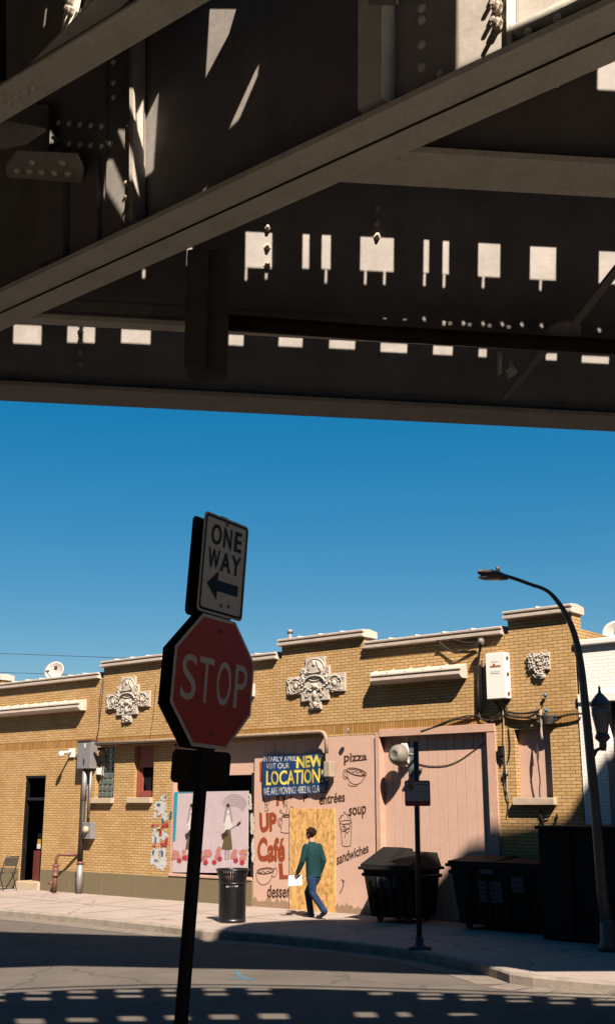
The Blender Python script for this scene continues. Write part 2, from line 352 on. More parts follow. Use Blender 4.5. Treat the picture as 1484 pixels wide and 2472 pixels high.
swb = MB(); swb.plan([(p.x,p.y) for p in Kin] + [(64.3,40), W(7.95,.3,0)[:2], W(-70,.3,0)[:2]], -.3, SW)
kind(swb.build('sidewalk', M['concrete'], frame=WF))
kb = MB()
for i in range(len(kp)-1):
    a, b, c, d = kp[i], kp[i+1], Kin[i+1], Kin[i]; e = Vector((0,0,.006)); dn = Vector((0,0,-.4))
    ch = .02; ai = a+(d-a).normalized()*ch; bi = b+(c-b).normalized()*ch
    kb.add([a+dn, b+dn, b+Vector((0,0,-ch)), a+Vector((0,0,-ch)), ai+e, bi+e, c+e, d+e], [(0,1,2,3),(3,2,5,4),(4,5,6,7)])
kind(kb.build('kerb', M['kerb'], frame=WF))
# sidewalk joints: narrow grooves of dirt
jn = MB()
for k in range(-8, 10):
    a = W(k*1.55, -.05, SW+.004); b = W(k*1.55, -3.4, SW+.004); t = (b-a).normalized(); s_ = Vector((-t.y,t.x,0))*.012
    jn.add([a-s_, b-s_, b+s_, a+s_], [(0,1,2,3)])
a = W(-14, -1.9, SW+.004); b = W(12, -1.9, SW+.004); s_ = N*.012; jn.add([a-s_, b-s_, b+s_, a+s_], [(3,2,1,0)])
kind(jn.build('sidewalk_joints', mat('joint_dirt', (.30,.25,.2), .9, .3, 9), frame=WF))
gt = MB()
gp = [p.copy() for p in kp]
for i in range(len(kp)-1):
    t = (kp[i+1]-kp[i]).normalized(); n_ = Vector((t.y,-t.x,0))*.45
    a, b = kp[i], kp[i+1]; z = Vector((0,0,.004-SW)); gt.add([a+z, b+z, b+n_+z, a+n_+z], [(3,2,1,0)])
kind(gt.build('gutter_strip', mat('gutter_concrete', (.26,.22,.185), .9, .2, 4, patch=.5, pc=(.22,.19,.16), pscale=3), frame=WF))
# blue utility mark sprayed on the road
um = MB()
def gpx(pts, w):
    P = [onz(x,y,.004) for x,y in pts]; b = len(um.v)
    for i,p in enumerate(P):
        t = (P[min(i+1,len(P)-1)]-P[max(i-1,0)]).normalized(); n_ = Vector((-t.y,t.x,0))*w/2; um.v += [tuple(p+n_), tuple(p-n_)]
    for i in range(len(P)-1): q=b+2*i; um.f.append([q,q+2,q+3,q+1]); um.sm.append(False)
gpx([(572,2344),(574,2351),(581,2357),(596,2362),(612,2364)], .07); gpx([(552,2363),(580,2362),(612,2365)], .10)
kind(um.build('road_mark', mat('blue_spray', (.10,.19,.25), .9, .3, 30), frame=WF))

# ================================================================== BRICK STOREFRONT
B_ = thing('brick_storefront', 'single-storey yellow brick storefront with pale terracotta ornaments and a boarded pink front', 'building')
U0, U1, ZB, ZR, ZI = -16., 7.9, 5.43, 5.70, 5.0
door = (-8.41, -7.51, .33, 3.02)
gb = (fac(234,1806)[0], fac(279,1806)[0], fac(279,1926)[1], 3.68)
rw = (fac(326,1806)[0], fac(373,1806)[0], fac(373,1925)[1], 3.68)
sf = (-2.66, 6.14, SW, 3.66)
pw = (6.58, fac(1330,1840)[0], fac(1246,1926)[1], 3.62)
holes = [door, gb, rw, sf, pw]
raised = [(-13.,-9.83), (-5.35,-3.1), (.77,3.08), (6.55,U1)]
wm = MB()
us = sorted({U0, U1} | {h[0] for h in holes} | {h[1] for h in holes} | {r for q in raised for r in q})
zs = sorted({SW-.1, 3.70, 3.92, ZB} | {h[2] for h in holes} | {h[3] for h in holes})
sol = MB()
for i in range(len(us)-1):
    for j in range(len(zs)-1):
        a, b, c, d = us[i], us[i+1], zs[j], zs[j+1]
        if any(h[0]-1e-4 <= a and b <= h[1]+1e-4 and h[2]-1e-4 <= c and d <= h[3]+1e-4 for h in holes): continue
        (sol if abs(c-3.70) < 1e-3 else wm).add([(a,0,c),(b,0,c),(b,0,d),(a,0,d)], [(0,1,2,3)])
for r in raised: wm.add([(r[0],0,ZB),(r[1],0,ZB),(r[1],0,ZR),(r[0],0,ZR)], [(0,1,2,3)]); wm.add([(r[0],0,ZB),(r[0],.35,ZB),(r[0],.35,ZR),(r[0],0,ZR)], [(3,2,1,0)]); wm.add([(r[1],0,ZB),(r[1],.35,ZB),(r[1],.35,ZR),(r[1],0,ZR)], [(0,1,2,3)])
for h in holes:
    a, b, c, d = h; D = .13 if h is door else .28
    wm.add([(a,0,c),(a,D,c),(a,D,d),(a,0,d)], [(3,2,1,0)]); wm.add([(b,0,c),(b,D,c),(b,D,d),(b,0,d)], [(0,1,2,3)])
    wm.add([(a,0,d),(b,0,d),(b,D,d),(a,D,d)], [(3,2,1,0)]); wm.add([(a,0,c),(b,0,c),(b,D,c),(a,D,c)], [(0,1,2,3)])
wm.add([(U1,0,SW-.1),(U1,10,SW-.1),(U1,10,ZB),(U1,0,ZB)], [(0,1,2,3)]); wm.add([(U0,0,SW-.1),(U0,10,SW-.1),(U0,10,ZB),(U0,0,ZB)], [(3,2,1,0)])
wm.add([(U0,.35,ZI),(U1,.35,ZI),(U1,.35,ZB),(U0,.35,ZB)], [(3,2,1,0)])
for r in raised: wm.add([(r[0],.35,ZB),(r[1],.35,ZB),(r[1],.35,ZR),(r[0],.35,ZR)], [(3,2,1,0)])
wall = wm.build('brick_wall', M['brick'], B_); sol.build('soldier_course', M['soldier'], B_)
rf = MB(); rf.box(U0,U1,.35,10,ZI-.2,ZI); rf.build('roof', M['roof'], B_)
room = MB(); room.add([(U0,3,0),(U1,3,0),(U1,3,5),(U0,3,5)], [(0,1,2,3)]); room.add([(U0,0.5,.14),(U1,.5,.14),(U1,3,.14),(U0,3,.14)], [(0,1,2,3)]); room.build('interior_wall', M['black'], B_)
# glazed copings: a row of tiles per run, each with a raised joint
def coping(a, b, z, endl=True, endr=True):
    m = MB(); a -= .05*endl; b += .05*endr; n = max(1, round((b-a)/.62)); L = (b-a)/n
    prof = [(-.06,0),(-.12,.012),(-.125,.062),(-.105,.07),(-.055,.076),(-.055,.108),(-.115,.112),(-.12,.142),(-.08,.158),(.15,.175),(.42,.14),(.42,0)]
    for i in range(n):
        x0, x1 = a+i*L+.004, a+(i+1)*L-.004; v = [(x0,y,z+h) for y,h in prof]+[(x1,y,z+h) for y,h in prof]; k = len(prof)
        m.add(v, [[q, (q+1)%k, (q+1)%k+k, q+k][::-1] for q in range(k)] + [list(range(k))[::-1], list(range(k,2*k))][::-1])
        if i: m.tube([(a+i*L, y, z+h+.004) for y,h in prof[7:-1]], .02, 6)
    return m.build('coping', M['coping'], B_)
prev = U0
for r in raised:
    if r[0] > prev: coping(prev, r[0]-.10, ZB, False, False)
    coping(r[0], r[1], ZR); prev = r[1]+.06
# ledges (little tiled pent cornices)
def ledge(u0, u1, z):
    m = MB(); n = max(2, round((u1-u0)/.40)); L = (u1-u0)/n
    prof = [(0,-.02),(-.19,-.02),(-.27,.03),(-.28,.05),(-.28,.105),(-.22,.112),(-.22,.14),(-.28,.145),(-.28,.172),(-.25,.182),(0,.27)]; k = len(prof)
    for i in range(n):
        x0, x1 = u0+i*L+.004, u0+(i+1)*L-.004
        v = [(x0,y,z+h) for y,h in prof]+[(x1,y,z+h) for y,h in prof]
        m.add(v, [[q, (q+1)%k, (q+1)%k+k, q+k] for q in range(k)] + [list(range(k)), list(range(k,2*k))[::-1]])
        m.tube([(x0, -.26, z+.185), (x0, -.01, z+.28)], .022, 6)
    return m.build('cornice_ledge', M['coping'], B_)
ledge(-9.75, -5.98, 4.66); ledge(-2.55, -.02, 4.66); ledge(3.42, 5.60, 4.67)
# terracotta cartouches
def cross(cx, z0, w, h, style):
    m = MB(); rnd = random.Random(int(cx*10)); X = lambda f: cx+f*w; Z = lambda f: z0+f*h
    if style == 'cross':
        for (hw, a, b, dpt) in ((.165,.55,1.0,.05),(.245,.40,.81,.055),(.5,.305,.65,.045),(.235,.165,.5,.06),(.1,.0,.2,.045)):
            m.bbox(X(-hw), X(hw), -dpt, .02, Z(a), Z(b), .008)
        m.blob((cx,-.045,Z(.76)), .15*w, .045, .20*h, 14, 8)
        m.tube([(X(.17*math.cos(t)), -.06, Z(.75+.215*math.sin(t))) for t in [2*math.pi*k/24 for k in range(25)]], .016, 6)
        m.blob((cx,-.085,Z(.86)), .03*w, .03, .05*h, 8, 6); m.blob((cx,-.05,Z(.44)), .05*w, .07, .06*h, 10, 6)
        for s in (-1,1):
            m.tube([(X(s*(.03+.09*k/8)), -.09, Z(.92-.2*k/8+.02*math.sin(k))) for k in range(9)], .012, 6); m.tube([(X(s*(.02+.1*math.sin(k*.4))), -.085, Z(.44-.03*k+.02*k*(k>4))) for k in range(8)], .014, 6)
            for q in range(5): m.blob((X(s*(.06+.05*q)),-.07,Z(.36+.035*q)), .02*w, .04, .02*h, 7, 5)
        m.tube([(X(.13*math.cos(t)), -.10, Z(.74+.05*math.sin(t))) for t in [math.pi*(1+k/10) for k in range(11)]], .014, 6)
        m.tube([(X(.18*math.cos(t)), -.085, Z(.50+.14*math.sin(t))) for t in [math.pi*k/14 for k in range(15)]], .022, 6)
        for s in (-1,1):
            m.blob((X(s*.33),-.05,Z(.47)), .04*w, .05, .065*h, 10, 6); m.tube([(X(s*.33+.065*math.cos(t)), -.07, Z(.47+.09*math.sin(t))) for t in [2*math.pi*k/16 for k in range(17)]], .010, 6)
            m.tube([(X(s*.34+.11*math.cos(t)), -.06, Z(.47+.14*math.sin(t))) for t in [2*math.pi*k/20 for k in range(21)]], .015, 6)
            m.tube([(X(s*(.45-.25*k/10)), -.06, Z(.36-.04*math.sin(k*.6))) for k in range(11)], .016, 6)
            m.tube([(X(s*.12+.04*math.cos(t)*(1-t/14)), -.075, Z(.27+.055*math.sin(t)*(1-t/14))) for t in [k*.6 for k in range(18)]], .011, 6); m.blob((X(s*.2),-.06,Z(.6)), .025*w, .04, .035*h, 8, 6)
        m.blob((cx,-.06,Z(.28)), .035*w, .05, .08*h, 8, 6); m.blob((cx,-.05,Z(.1)), .05*w, .04, .05*h, 8, 6)
        cells = [(-.48,-.2,.32,.63),(.2,.48,.32,.63),(-.22,.22,.18,.48),(-.23,-.16,.5,.78),(.16,.23,.5,.78),(-.08,.08,.02,.16)]
    else:
        m.bbox(X(-.5), X(.5), -.05, .02, Z(.3), Z(1), .008); m.bbox(X(-.24), X(.24), -.045, .02, Z(0), Z(.32), .008)
        m.blob((cx,-.06,Z(.66)), .07*w, .05, .08*h, 10, 6); m.tube([(X(.3*math.cos(t)), -.06, Z(.66+.24*math.sin(t))) for t in [2*math.pi*k/20 for k in range(21)]], .016, 6); cells = [(-.46,.46,.34,.96)]*4+[(-.2,.2,.04,.3)]*2
    for (a,b,c,d) in cells:
        for k in range(24):
            s = rnd.uniform(.010,.022); fx, fz = rnd.uniform(a,b), rnd.uniform(c,d)
            if rnd.random() < .5: m.blob((X(fx),-.055,Z(fz)), s, .045, s, 6, 4)
            else:
                t0 = rnd.uniform(0,6.28); m.tube([(X(fx)+.045*math.cos(t0+t*.5)*(1-t*.1), -.058, Z(fz)+.045*math.sin(t0+t*.5)*(1-t*.1)) for t in range(7)], .010, 5)
    return m.build('terracotta_ornament', M['terra'], B_)
a, b = fac(260,1692), fac(365,1675); cross((a[0]+b[0])/2, fac(312,1744)[1], b[0]-a[0], fac(312,1634)[1]-fac(312,1744)[1], 'cross')
a, b = fac(695,1668), fac(835,1648); cross((a[0]+b[0])/2, fac(765,1713)[1], b[0]-a[0], fac(765,1586)[1]-fac(765,1713)[1], 'cross')
a, b = fac(1277,1600), fac(1327,1594); cross((a[0]+b[0])/2, fac(1303,1637)[1], b[0]-a[0], fac(1300,1576)[1]-fac(1303,1637)[1], 'plaque')
# plinth of granite slabs
for a, b in ((U0, door[0]-.02), (door[1]+.02, -.03)):
    pl = MB(); x = a
    while x < b-.01:
        e = min(x+.62, b); pl.bbox(x+.003, e-.003, -.03, .02, SW-.05, .645, .005); x = e
    pl.build('granite_plinth', M['granite'], B_)
ds = MB(); ds.bbox(door[0]-.05, door[1]+.05, -.10, .45, SW-.02, .32, .01); ds.build('door_step', M['sill'], B_)
# open doorway: dark frame, transom bar, door leaf swung in
df = MB(); a, b, c, d = door
df.box(a+.002,a+.06,.03,.14,c,d-.002); df.box(b-.06,b-.002,.03,.14,c,d-.002); df.box(a+.06,b-.06,.03,.14,d-.06,d-.002); df.box(a+.06,b-.06,.04,.13,2.38,2.45)
dfo = df.build('door_frame', M['blackmetal'], B_)
lf = MB(); lf.box(b-.12, b-.07, .28, 1.1, c, 2.37); lf.build('door_leaf', mat('dark_red_door', (.10,.02,.02), .6, .2, 8), B_)
# windows
def sill(x0, x1, z, dep=.10):
    m = MB(); m.bbox(x0, x1, -dep, .2, z-.13, z, .008); return m.build('window_sill', M['sill'], B_)
gw = MB(); nx, nz_ = 4, 8; w_, h_ = (gb[1]-gb[0])/nx, (gb[3]-gb[2])/nz_
for i in range(nx):
    for j in range(nz_): gw.bbox(gb[0]+i*w_+.012, gb[0]+(i+1)*w_-.012, .10, .16, gb[2]+j*h_+.012, gb[2]+(j+1)*h_-.012, .018)
gwo = gw.build('glass_block_window', M['glassblock'], B_)
gm = MB(); gm.box(gb[0]+.002, gb[1]-.002, .125, .2, gb[2]+.002, gb[3]-.002); gm.build('mortar_grid', M['mortar'], gwo); sill(gb[0]-.1, gb[1]+.03, gb[2])
rm = MB(); a, b, c, d = rw; zt = fac(350,1852)[1]
rm.box(a+.002,a+.085,.10,.2,c,d); rm.box(b-.05,b-.002,.10,.2,c,d); rm.box(a+.085,b-.05,.10,.2,zt,d-.002); rm.box(a+.085,b-.05,.10,.2,c,c+.10)
rm.box(a+.085,b-.05,.13,.2,c+.10,c+.16); rm.box(a+.085,a+.15,.13,.2,c+.16,zt); rwo = rm.build('red_window', M['red_wood'], B_)
rg = MB(); rg.prism([(a+.16,zt-.06),(b-.05,zt-.02),(b-.05,c+.16),(a+.25,c+.16),(a+.23,c+.3),(a+.18,c+.36)], .19, .198); rg.build('window_dark_sheet', M['black'], rwo); sill(rw[0]-.12, rw[1]+.01, rw[2])  # black sheet puts the shade of the opening into the colour
pwm = MB(); pwm.box(pw[0]+.002, pw[1]-.002, .14, .2, pw[2], pw[3]-.002); pwm.build('boarded_window', M['pink'], B_); sill(pw[0]-.03, pw[1]+.07, pw[2], .13)
# --- storefront: void + poster board, pink panelling, strand board door, barn boards
ub = fac(613,1950)[0]
vp = MB(); zv = 2.95; zb_ = fac(418,2112)[1]
vp.box(sf[0]+.03, ub, .05, .12, zv, sf[3]-.002)
for x in (.28,.62): vp.box(sf[0]+.03+x*(ub-sf[0]), sf[0]+.06+x*(ub-sf[0]), .03, .06, zv, 3.4)
vp.box(sf[0]+.03, ub-.02, .02, .055, zv-.04, zv+.02)
vp.build('lintel_panel', M['pink'], B_)
sfp = MB(); sfp.box(sf[0]+.004, sf[0]+.07, -.01, .1, zb_, sf[3]-.03); sfp.build('window_jamb', M['pinktrim'], B_)
st = MB(); st.box(sf[0]+.002, ub, 0.004, .12, SW, zb_-.02); st.build('stall_riser', M['brick'], B_)
so = MB(); so.bbox(sf[0], ub-.01, -.05, .1, zb_-.03, zb_+.035, .01); so.build('shop_window_sill', M['pinktrim'], B_)
v_ = MB(); v_.box(sf[0]+.07, ub-.03, .22, .27, zb_, zv); v_.build('shop_window_dark_sheet', M['black'], B_)  # black sheet stands for the shade inside the shop window
sj = MB(); sj.box(ub-.07, ub-.004, -.012, .1, zb_, zv); sj.build('shop_window_trim', M['blackmetal'], B_)
up_ = fac(905,1950)[0]
pp = MB(); x = ub; 
while x < up_-.02:
    e = min(x+.30, up_); pp.bbox(x+.002, e-.002, 0.0, .06, SW, sf[3]-.004, .003); x = e
panel = pp.build('mural_panel', M['pink'], B_)
ws = MB()                                               # bare weathered wood along the panel's foot, ragged edge
pts = []; x = ub+.01
while x < up_-.02: pts.append((x, SW+.10+random.random()*.16*(1 if random.random()<.6 else .4))); x += .045
ws.add([(p[0],-.0035,SW) for p in pts]+[(p[0],-.0035,p[1]) for p in pts], [[i,i+1,i+1+len(pts),i+len(pts)] for i in range(len(pts)-1)]); ws.build('peeled_foot', mat('bare_wood', (.40,.27,.18), .9, .25, 20), panel)
ob = MB(); A = fac(701,1952); Bq = fac(809,1952); zt = A[1]
ob.box(A[0], Bq[0], -.03, -.001, SW, zt); osbo = ob.build('strand_board_door', M['osb'], B_)
# barn-board bay
x0, x1 = fac(907,1770)[0], 6.14
bb = MB(); x = x0+.1; 
while x < x1-.1: e = min(x+.215, x1-.1); bb.bbox(x+.004, e-.004, .12, .16, SW, sf[3]-.02+random.uniform(-.0,.0), .004); x = e
bb.build('barn_boards', M['pink'], B_)
fr = MB(); fr.bbox(x0, x0+.11, -.04, .13, SW, 3.66, .006); fr.bbox(x1-.14, x1+.05, -.04, .13, SW, 3.60, .006); fr.bbox(x0+.11, x1+.05, -.05, .13, 3.60, 3.75, .006); fr.build('bay_frame', M['pinktrim'], B_)
# conduit hood along the lintel
hood = MB(); hl, hr = fac(232,1791,.2)[0], fac(772,1763,.2)[0]
hood.prism([(hl,3.70),(hr,3.70),(hr,3.735),(hl,3.735)], -.18, -.002); hood.build('awning_hood', mat('weathered_hood', (.20,.13,.07), .8, .3, 7), B_)

# ---- painted mural (sub-parts of the panel)
def z3(x, y): return (603.5+.2237*x, 1780.3+.2237*y)
def q3(*p): return PX([z3(*a) for a in p])
dark = MB(); lettering(dark, 'pizza', q3((1012,300),(1262,272),(1262,168),(1015,168)), -.0045, .022, 0, .02); dark.build('mural_lettering', M['paint_dark'], panel)
dark = MB(); lettering(dark, 'entrées', q3((750,730),(1025,692),(1020,585),(745,620)), -.0045, .022, .1, .02); dark.build('mural_lettering', M['paint_dark'], panel)
dark = MB(); lettering(dark, 'soup', q3((1068,885),(1255,862),(1250,732),(1062,762)), -.0045, .02, .1, .02); dark.build('mural_lettering', M['paint_dark'], panel)
dark = MB(); lettering(dark, 'sandwiches', q3((935,1378),(1282,1240),(1270,1140),(932,1255)), -.0045, .02, .1, .02); dark.build('mural_lettering', M['paint_dark'], panel)
dark = MB(); lettering(dark, 'dessert', q3((185,1732),(468,1728),(468,1590),(185,1592)), -.0045, .02, .1, .02); dark.build('mural_lettering', M['paint_dark'], panel)
dark = MB(); lettering(dark, 'p', q3((575,690),(622,685),(620,600),(573,605)), -.0045, .02); dark.build('mural_lettering', M['paint_dark'], panel)
dark = MB()
def st3(pts, w=.012, smooth=True, closed=False):
    P = PX([z3(*a) for a in pts]); dark.ribbon(spline(P, 5, closed) if smooth else [Vector(p) for p in P], w, -.0045)
def ell(cx, cy, rx, ry, rot=0, a0=0, a1=360, n=20):
    o = []
    for k in range(n+1):
        t = R(a0+(a1-a0)*k/n); x, y = rx*math.cos(t), ry*math.sin(t); c, s = math.cos(R(rot)), math.sin(R(rot)); o.append((cx+x*c-y*s, cy+x*s+y*c))
    return o
dark = MB()
# soup cup, upper right
st3(ell(1150,372,108,38,14), smooth=False); st3(ell(1150,376,92,28,14), smooth=False)
st3([(1042,350),(1052,420),(1080,480),(1130,505),(1190,490),(1235,430),(1258,395)]); st3([(1065,485),(1062,510),(1100,525),(1150,522),(1160,505)])
st3([(1048,345),(1010,360),(1003,410),(1020,445),(1062,440)]); st3([(1045,365),(1022,378),(1020,410),(1035,428),(1055,425)])
st3([(1095,360),(1120,375),(1140,360),(1165,385),(1190,370),(1215,400),(1235,392)])
dark.build('mural_drawing', M['paint_dark'], panel)
dark = MB()
# tall sundae
st3(ell(1030,915,66,20,-4), smooth=False); st3([(965,920),(985,1040),(995,1165)], smooth=False); st3([(1096,912),(1092,1040),(1082,1160)], smooth=False); st3(ell(1039,1162,45,14,0,0,180), smooth=False)
st3([(968,900),(960,880),(985,865),(975,845),(1005,840),(1015,805),(1040,830),(1070,840),(1075,870),(1095,890)]); st3([(1050,880),(1062,835),(1085,850)])
st3(ell(1045,960,35,30), smooth=False); st3([(1005,985),(1030,1010),(1060,975),(1070,1010),(1040,1030),(1020,1000)]); st3([(1035,1010),(1022,1085)])
st3(ell(1010,985,25,30), smooth=False)
dark.build('mural_drawing', M['paint_dark'], panel)
dark = MB()
# steaming mug
st3(ell(395,845,48,14,-4), smooth=False); st3([(347,850),(345,930),(328,1015)]); st3([(328,1018),(380,1032),(440,1028)]); st3(ell(395,852,38,9,-4), smooth=False)
st3([(345,875),(305,880),(300,930),(325,965),(340,980)]); st3([(340,895),(318,900),(318,930),(332,950)])
st3([(400,845),(390,800),(405,760),(395,720),(405,690),(400,700)]); st3([(385,835),(345,815),(320,800),(330,780),(345,800)]); st3([(430,835),(425,790),(445,745),(468,765)]); st3([(375,760),(362,735),(380,725),(390,745)])
dark.build('mural_drawing', M['paint_dark'], panel)
dark = MB()
# bowl cup, lower left
st3(ell(165,1440,95,34,-6), smooth=False); st3(ell(165,1444,82,25,-6), smooth=False); st3([(65,1465),(75,1530),(110,1580),(160,1588),(215,1550),(245,1470),(262,1430)]); st3([(255,1420),(285,1410),(288,1460),(265,1505),(235,1495)])
st3([(95,1445),(120,1460),(140,1440),(165,1460),(190,1440),(225,1455)])
dark.build('mural_drawing', M['paint_dark'], panel)
dark = MB()
# tall flute, upper left
st3([(140,490),(130,600),(165,720),(155,780)]); st3([(210,640),(200,720),(178,735),(200,785),(160,790)]); st3([(150,640),(170,735)]); st3([(185,640),(178,735)])
st3([(985,1530),(1005,1560),(1000,1620),(970,1680)], .02); st3([(1020,1540),(1005,1565)], .02)
dark.build('mural_drawing', M['paint_dark'], panel)
red = MB(); lettering(red, 'UP', q3((108,1028),(288,1012),(288,808),(100,812)), -.0045, .052, 0, .03); red.build('mural_lettering', M['paint_red'], panel)
red = MB(); lettering(red, 'Café', q3((80,1345),(378,1345),(378,1075),(80,1085)), -.0045, .04, 0, .03); red.build('mural_lettering', M['paint_red'], panel)
red = MB(); lettering(red, 'L', q3((318,1530),(432,1525),(420,1352),(308,1358)), -.0045, .05); red.build('mural_lettering', M['paint_red'], panel)
red = MB(); lettering(red, 'He', q3((285,745),(452,690),(450,470),(285,500)), -.0045, .05); red.build('mural_lettering', M['paint_red'], panel)
red = MB(); lettering(red, 'I', q3((106,480),(152,475),(148,258),(106,265)), -.0045, .06); red.build('mural_lettering', M['paint_red'], panel)

# ================================================================== THINGS ON AND AGAINST THE STREET FRONT
# banner
bn_q = q3((160,637),(838,600),(838,165),(155,203)); zc = min(p[1] for p in bn_q)
bt = thing('banner', 'blue vinyl banner with yellow NEW LOCATION! lettering hung on the pink panel', 'banner', (bn_q[0][0], -.02, zc))
nb = 24; bm_ = MB(); A, Bb, C, D = [Vector(p) for p in bn_q]
def bsurf(a, b, o=0):
    p = (A*(1-a)+Bb*a)*(1-b)+(D*(1-a)+C*a)*b
    return (p.x, -.055-.018*math.sin(a*9)*(.4+b)-.012*math.sin(a*23+b*4)-o, p.y-.02*math.sin(a*math.pi)*b)
g = [bsurf(i/nb, j/8) for j in range(9) for i in range(nb+1)]
bm_.add(g, [[j*(nb+1)+i, j*(nb+1)+i+1, (j+1)*(nb+1)+i+1, (j+1)*(nb+1)+i] for j in range(8) for i in range(nb)], True); bm_.build('banner_sheet', M['banner'], bt)
def blet(mb, txt, x0, y0, x1, y1, offs=.02, slope=-.05):
    v, f = glyphs(txt, offs); out = []
    for a, b in v:
        zx = x0+(x1-x0)*a; zy = y1+(y0-y1)*b + slope*(zx-155)+0
        aa = (zx-157)/680; top = 203-38*aa; bot = 636-36*aa; bb = (bot-zy)/(bot-top); out.append(bsurf(aa, bb, .004))
    mb.add(out, [g_ if sum(out[g_[i]][0]*out[g_[(i+1)%len(g_)]][2]-out[g_[(i+1)%len(g_)]][0]*out[g_[i]][2] for i in range(len(g_)))>0 else g_[::-1] for g_ in f])
for q in (('IN EARLY APRIL', 165, 210, 520, 262), ('VISIT OUR', 196, 282, 445, 340), ('WE ARE MOVING! 4882 N. CLARK', 166, 545, 830, 622)): wt = MB(); blet(wt, *q, -.006); wt.build('banner_lettering', M['white'], bt)
for q in (('NEW', 520, 215, 815, 345, .045), ('LOCATION!', 198, 362, 808, 520, .02)): yt = MB(); blet(yt, *q); yt.build('banner_lettering', M['yellow'], bt)

# poster board in the shop window
def z2(x, y): return (362+.2033*x, 1780+.2033*y)
pq = PX([z2(*p) for p in ((272,1602),(1165,1612),(1175,635),(300,650))], .0)
pt = thing('poster', 'lilac wheat-paste poster of two guitarists above red flowers in the shop window', 'poster', (pq[0][0], -.02, pq[0][1]))
ps = MB(); ps.prism(pq, -.02, .0); ps.build('poster_sheet', M['paper'], pt)
def p2(mb, pts, y=-.025, sm=True):
    P = PX([z2(*a) for a in pts]); P = [tuple(q) for q in (spline(P, 4, True)[:-1] if sm else P)]
    n = len(P); ar = sum(P[i][0]*P[(i+1)%n][1]-P[(i+1)%n][0]*P[i][1] for i in range(n)); P = P if ar > 0 else P[::-1]
    mb.add([(p[0], y, p[1]) for p in P], [list(range(n))])
cy = MB(); p2(cy, [(300,650),(342,650),(312,1232),(284,1230)], -.026, False); p2(cy, [(342,650),(525,646),(525,656),(342,660)], -.026, False); cy.build('poster_edge', M['cyan'], pt)
for x in (320,430,690,830,1005,1115,600): 
    fl = MB(); hh = random.uniform(1290,1330)
    for k in range(6): p2(fl, ell(x+random.uniform(-28,28), random.uniform(hh+20, 1440), random.uniform(22,36), random.uniform(22,34), 0, 0, 350, 9), -.0245-.0006*k, False)
    fl.build('poster_flower', M['rose'], pt)
for x, y in ((360,1460),(425,1430),(605,1455),(672,1485),(775,1480),(840,1440),(1030,1460),(1105,1485)):
    f2 = MB()
    for k in range(5): a = k*1.257; p2(f2, ell(x+16*math.cos(a), y+16*math.sin(a), 15, 15, 0, 0, 350, 8), -.029-.0004*k, False)
    f2.build('poster_flower', M['crimson'], pt)
for dx in (0, -432):
    a_ = MB(); p2(a_, [(x+dx,y) for x,y in ((905,1100),(965,1090),(990,1325),(930,1335),(862,1325))], -.027, False); a_.build('poster_figure', M['olive'], pt)
    b_ = MB(); p2(b_, [(x+dx,y) for x,y in ((938,783),(960,812),(940,830),(918,812))], -.031)
    p2(b_, [(x+dx,y) for x,y in ((862,1150),(905,1120),(935,1075),(925,1110),(940,1160),(905,1180),(875,1210),(868,1180))], -.031)
    p2(b_, [(x+dx,y) for x,y in ((1045,1040),(1060,1010),(1090,1000),(1085,1022),(1055,1048))], -.031); b_.build('poster_figure', M['ink'], pt)
    c_ = MB(); p2(c_, [(x+dx,y) for x,y in ((938,820),(965,840),(985,930),(990,1000),(970,990),(965,900),(940,855),(915,900),(905,990),(888,1000),(895,920),(910,840))], -.028)
    p2(c_, [(x+dx,y) for x,y in ((898,1340),(922,1340),(918,1450),(900,1450))], -.028, False); p2(c_, [(x+dx,y) for x,y in ((935,1340),(958,1340),(952,1450),(935,1450))], -.028, False)
    p2(c_, [(x+dx,y) for x,y in ((960,1085),(1048,1030),(1052,1038),(965,1095))], -.0285, False); c_.build('poster_figure', M['greyink'], pt)
    w_ = MB(); p2(w_, [(x+dx,y) for x,y in ((928,930),(950,930),(985,1040),(965,1100),(900,1120),(900,1060),(885,1050))], -.0265); p2(w_, ell(938+dx,880,20,34,0,0,350,12), -.0265, False); w_.build('poster_figure', M['white'], pt)
sw = MB()
for k in range(6): 
    P = PX([z2(*a) for a in ell(1010, 830+k*14, 150-k*10, 150-k*12, 0, 200, 350, 14)]); sw.ribbon([Vector(p) for p in P], .014, -.0242)
sw.build('poster_lines', M['greyink'], pt)
# torn posters on the brick pier
tp = thing('torn_posters', 'column of torn blue and red paper scraps pasted on the brick pier', 'posters', (fac(385,2102)[0], 0, fac(385,2102)[1]))
def z1(x, y): return (.2847*x, 1750.2+.2847*y)
def scrap(mb, x0, y0, x1, y1, y=-.004, jag=12):
    pts = []; n = 9
    for k in range(n): pts.append((x0+(x1-x0)*k/n, y0+random.uniform(-jag,jag)))
    for k in range(n): pts.append((x1+random.uniform(-jag,jag), y0+(y1-y0)*k/n))
    for k in range(n): pts.append((x1-(x1-x0)*k/n, y1+random.uniform(-jag,jag)))
    for k in range(n): pts.append((x0+random.uniform(-jag,jag), y1-(y1-y0)*k/n))
    P = PX([z1(*a) for a in pts]); n = len(P); ar = sum(P[i][0]*P[(i+1)%n][1]-P[(i+1)%n][0]*P[i][1] for i in range(n)); P = P if ar > 0 else P[::-1]
    mb.add([(p[0], y, p[1]) for p in P], [list(range(n))])
for k, q in enumerate(((1372,590,1415,640),(1312,652,1412,722),(1300,740,1335,800),(1290,905,1350,1000),(1375,750,1420,815),(1282,1045,1350,1190),(1358,1040,1415,1215),(1325,1170,1390,1228),(1372,905,1425,975),(1300,870,1340,900),(1345,690,1400,760))): t_ = MB(); scrap(t_, *q, y=-.004-.0006*k); t_.build('paper_scrap', M['paper_torn'], tp)
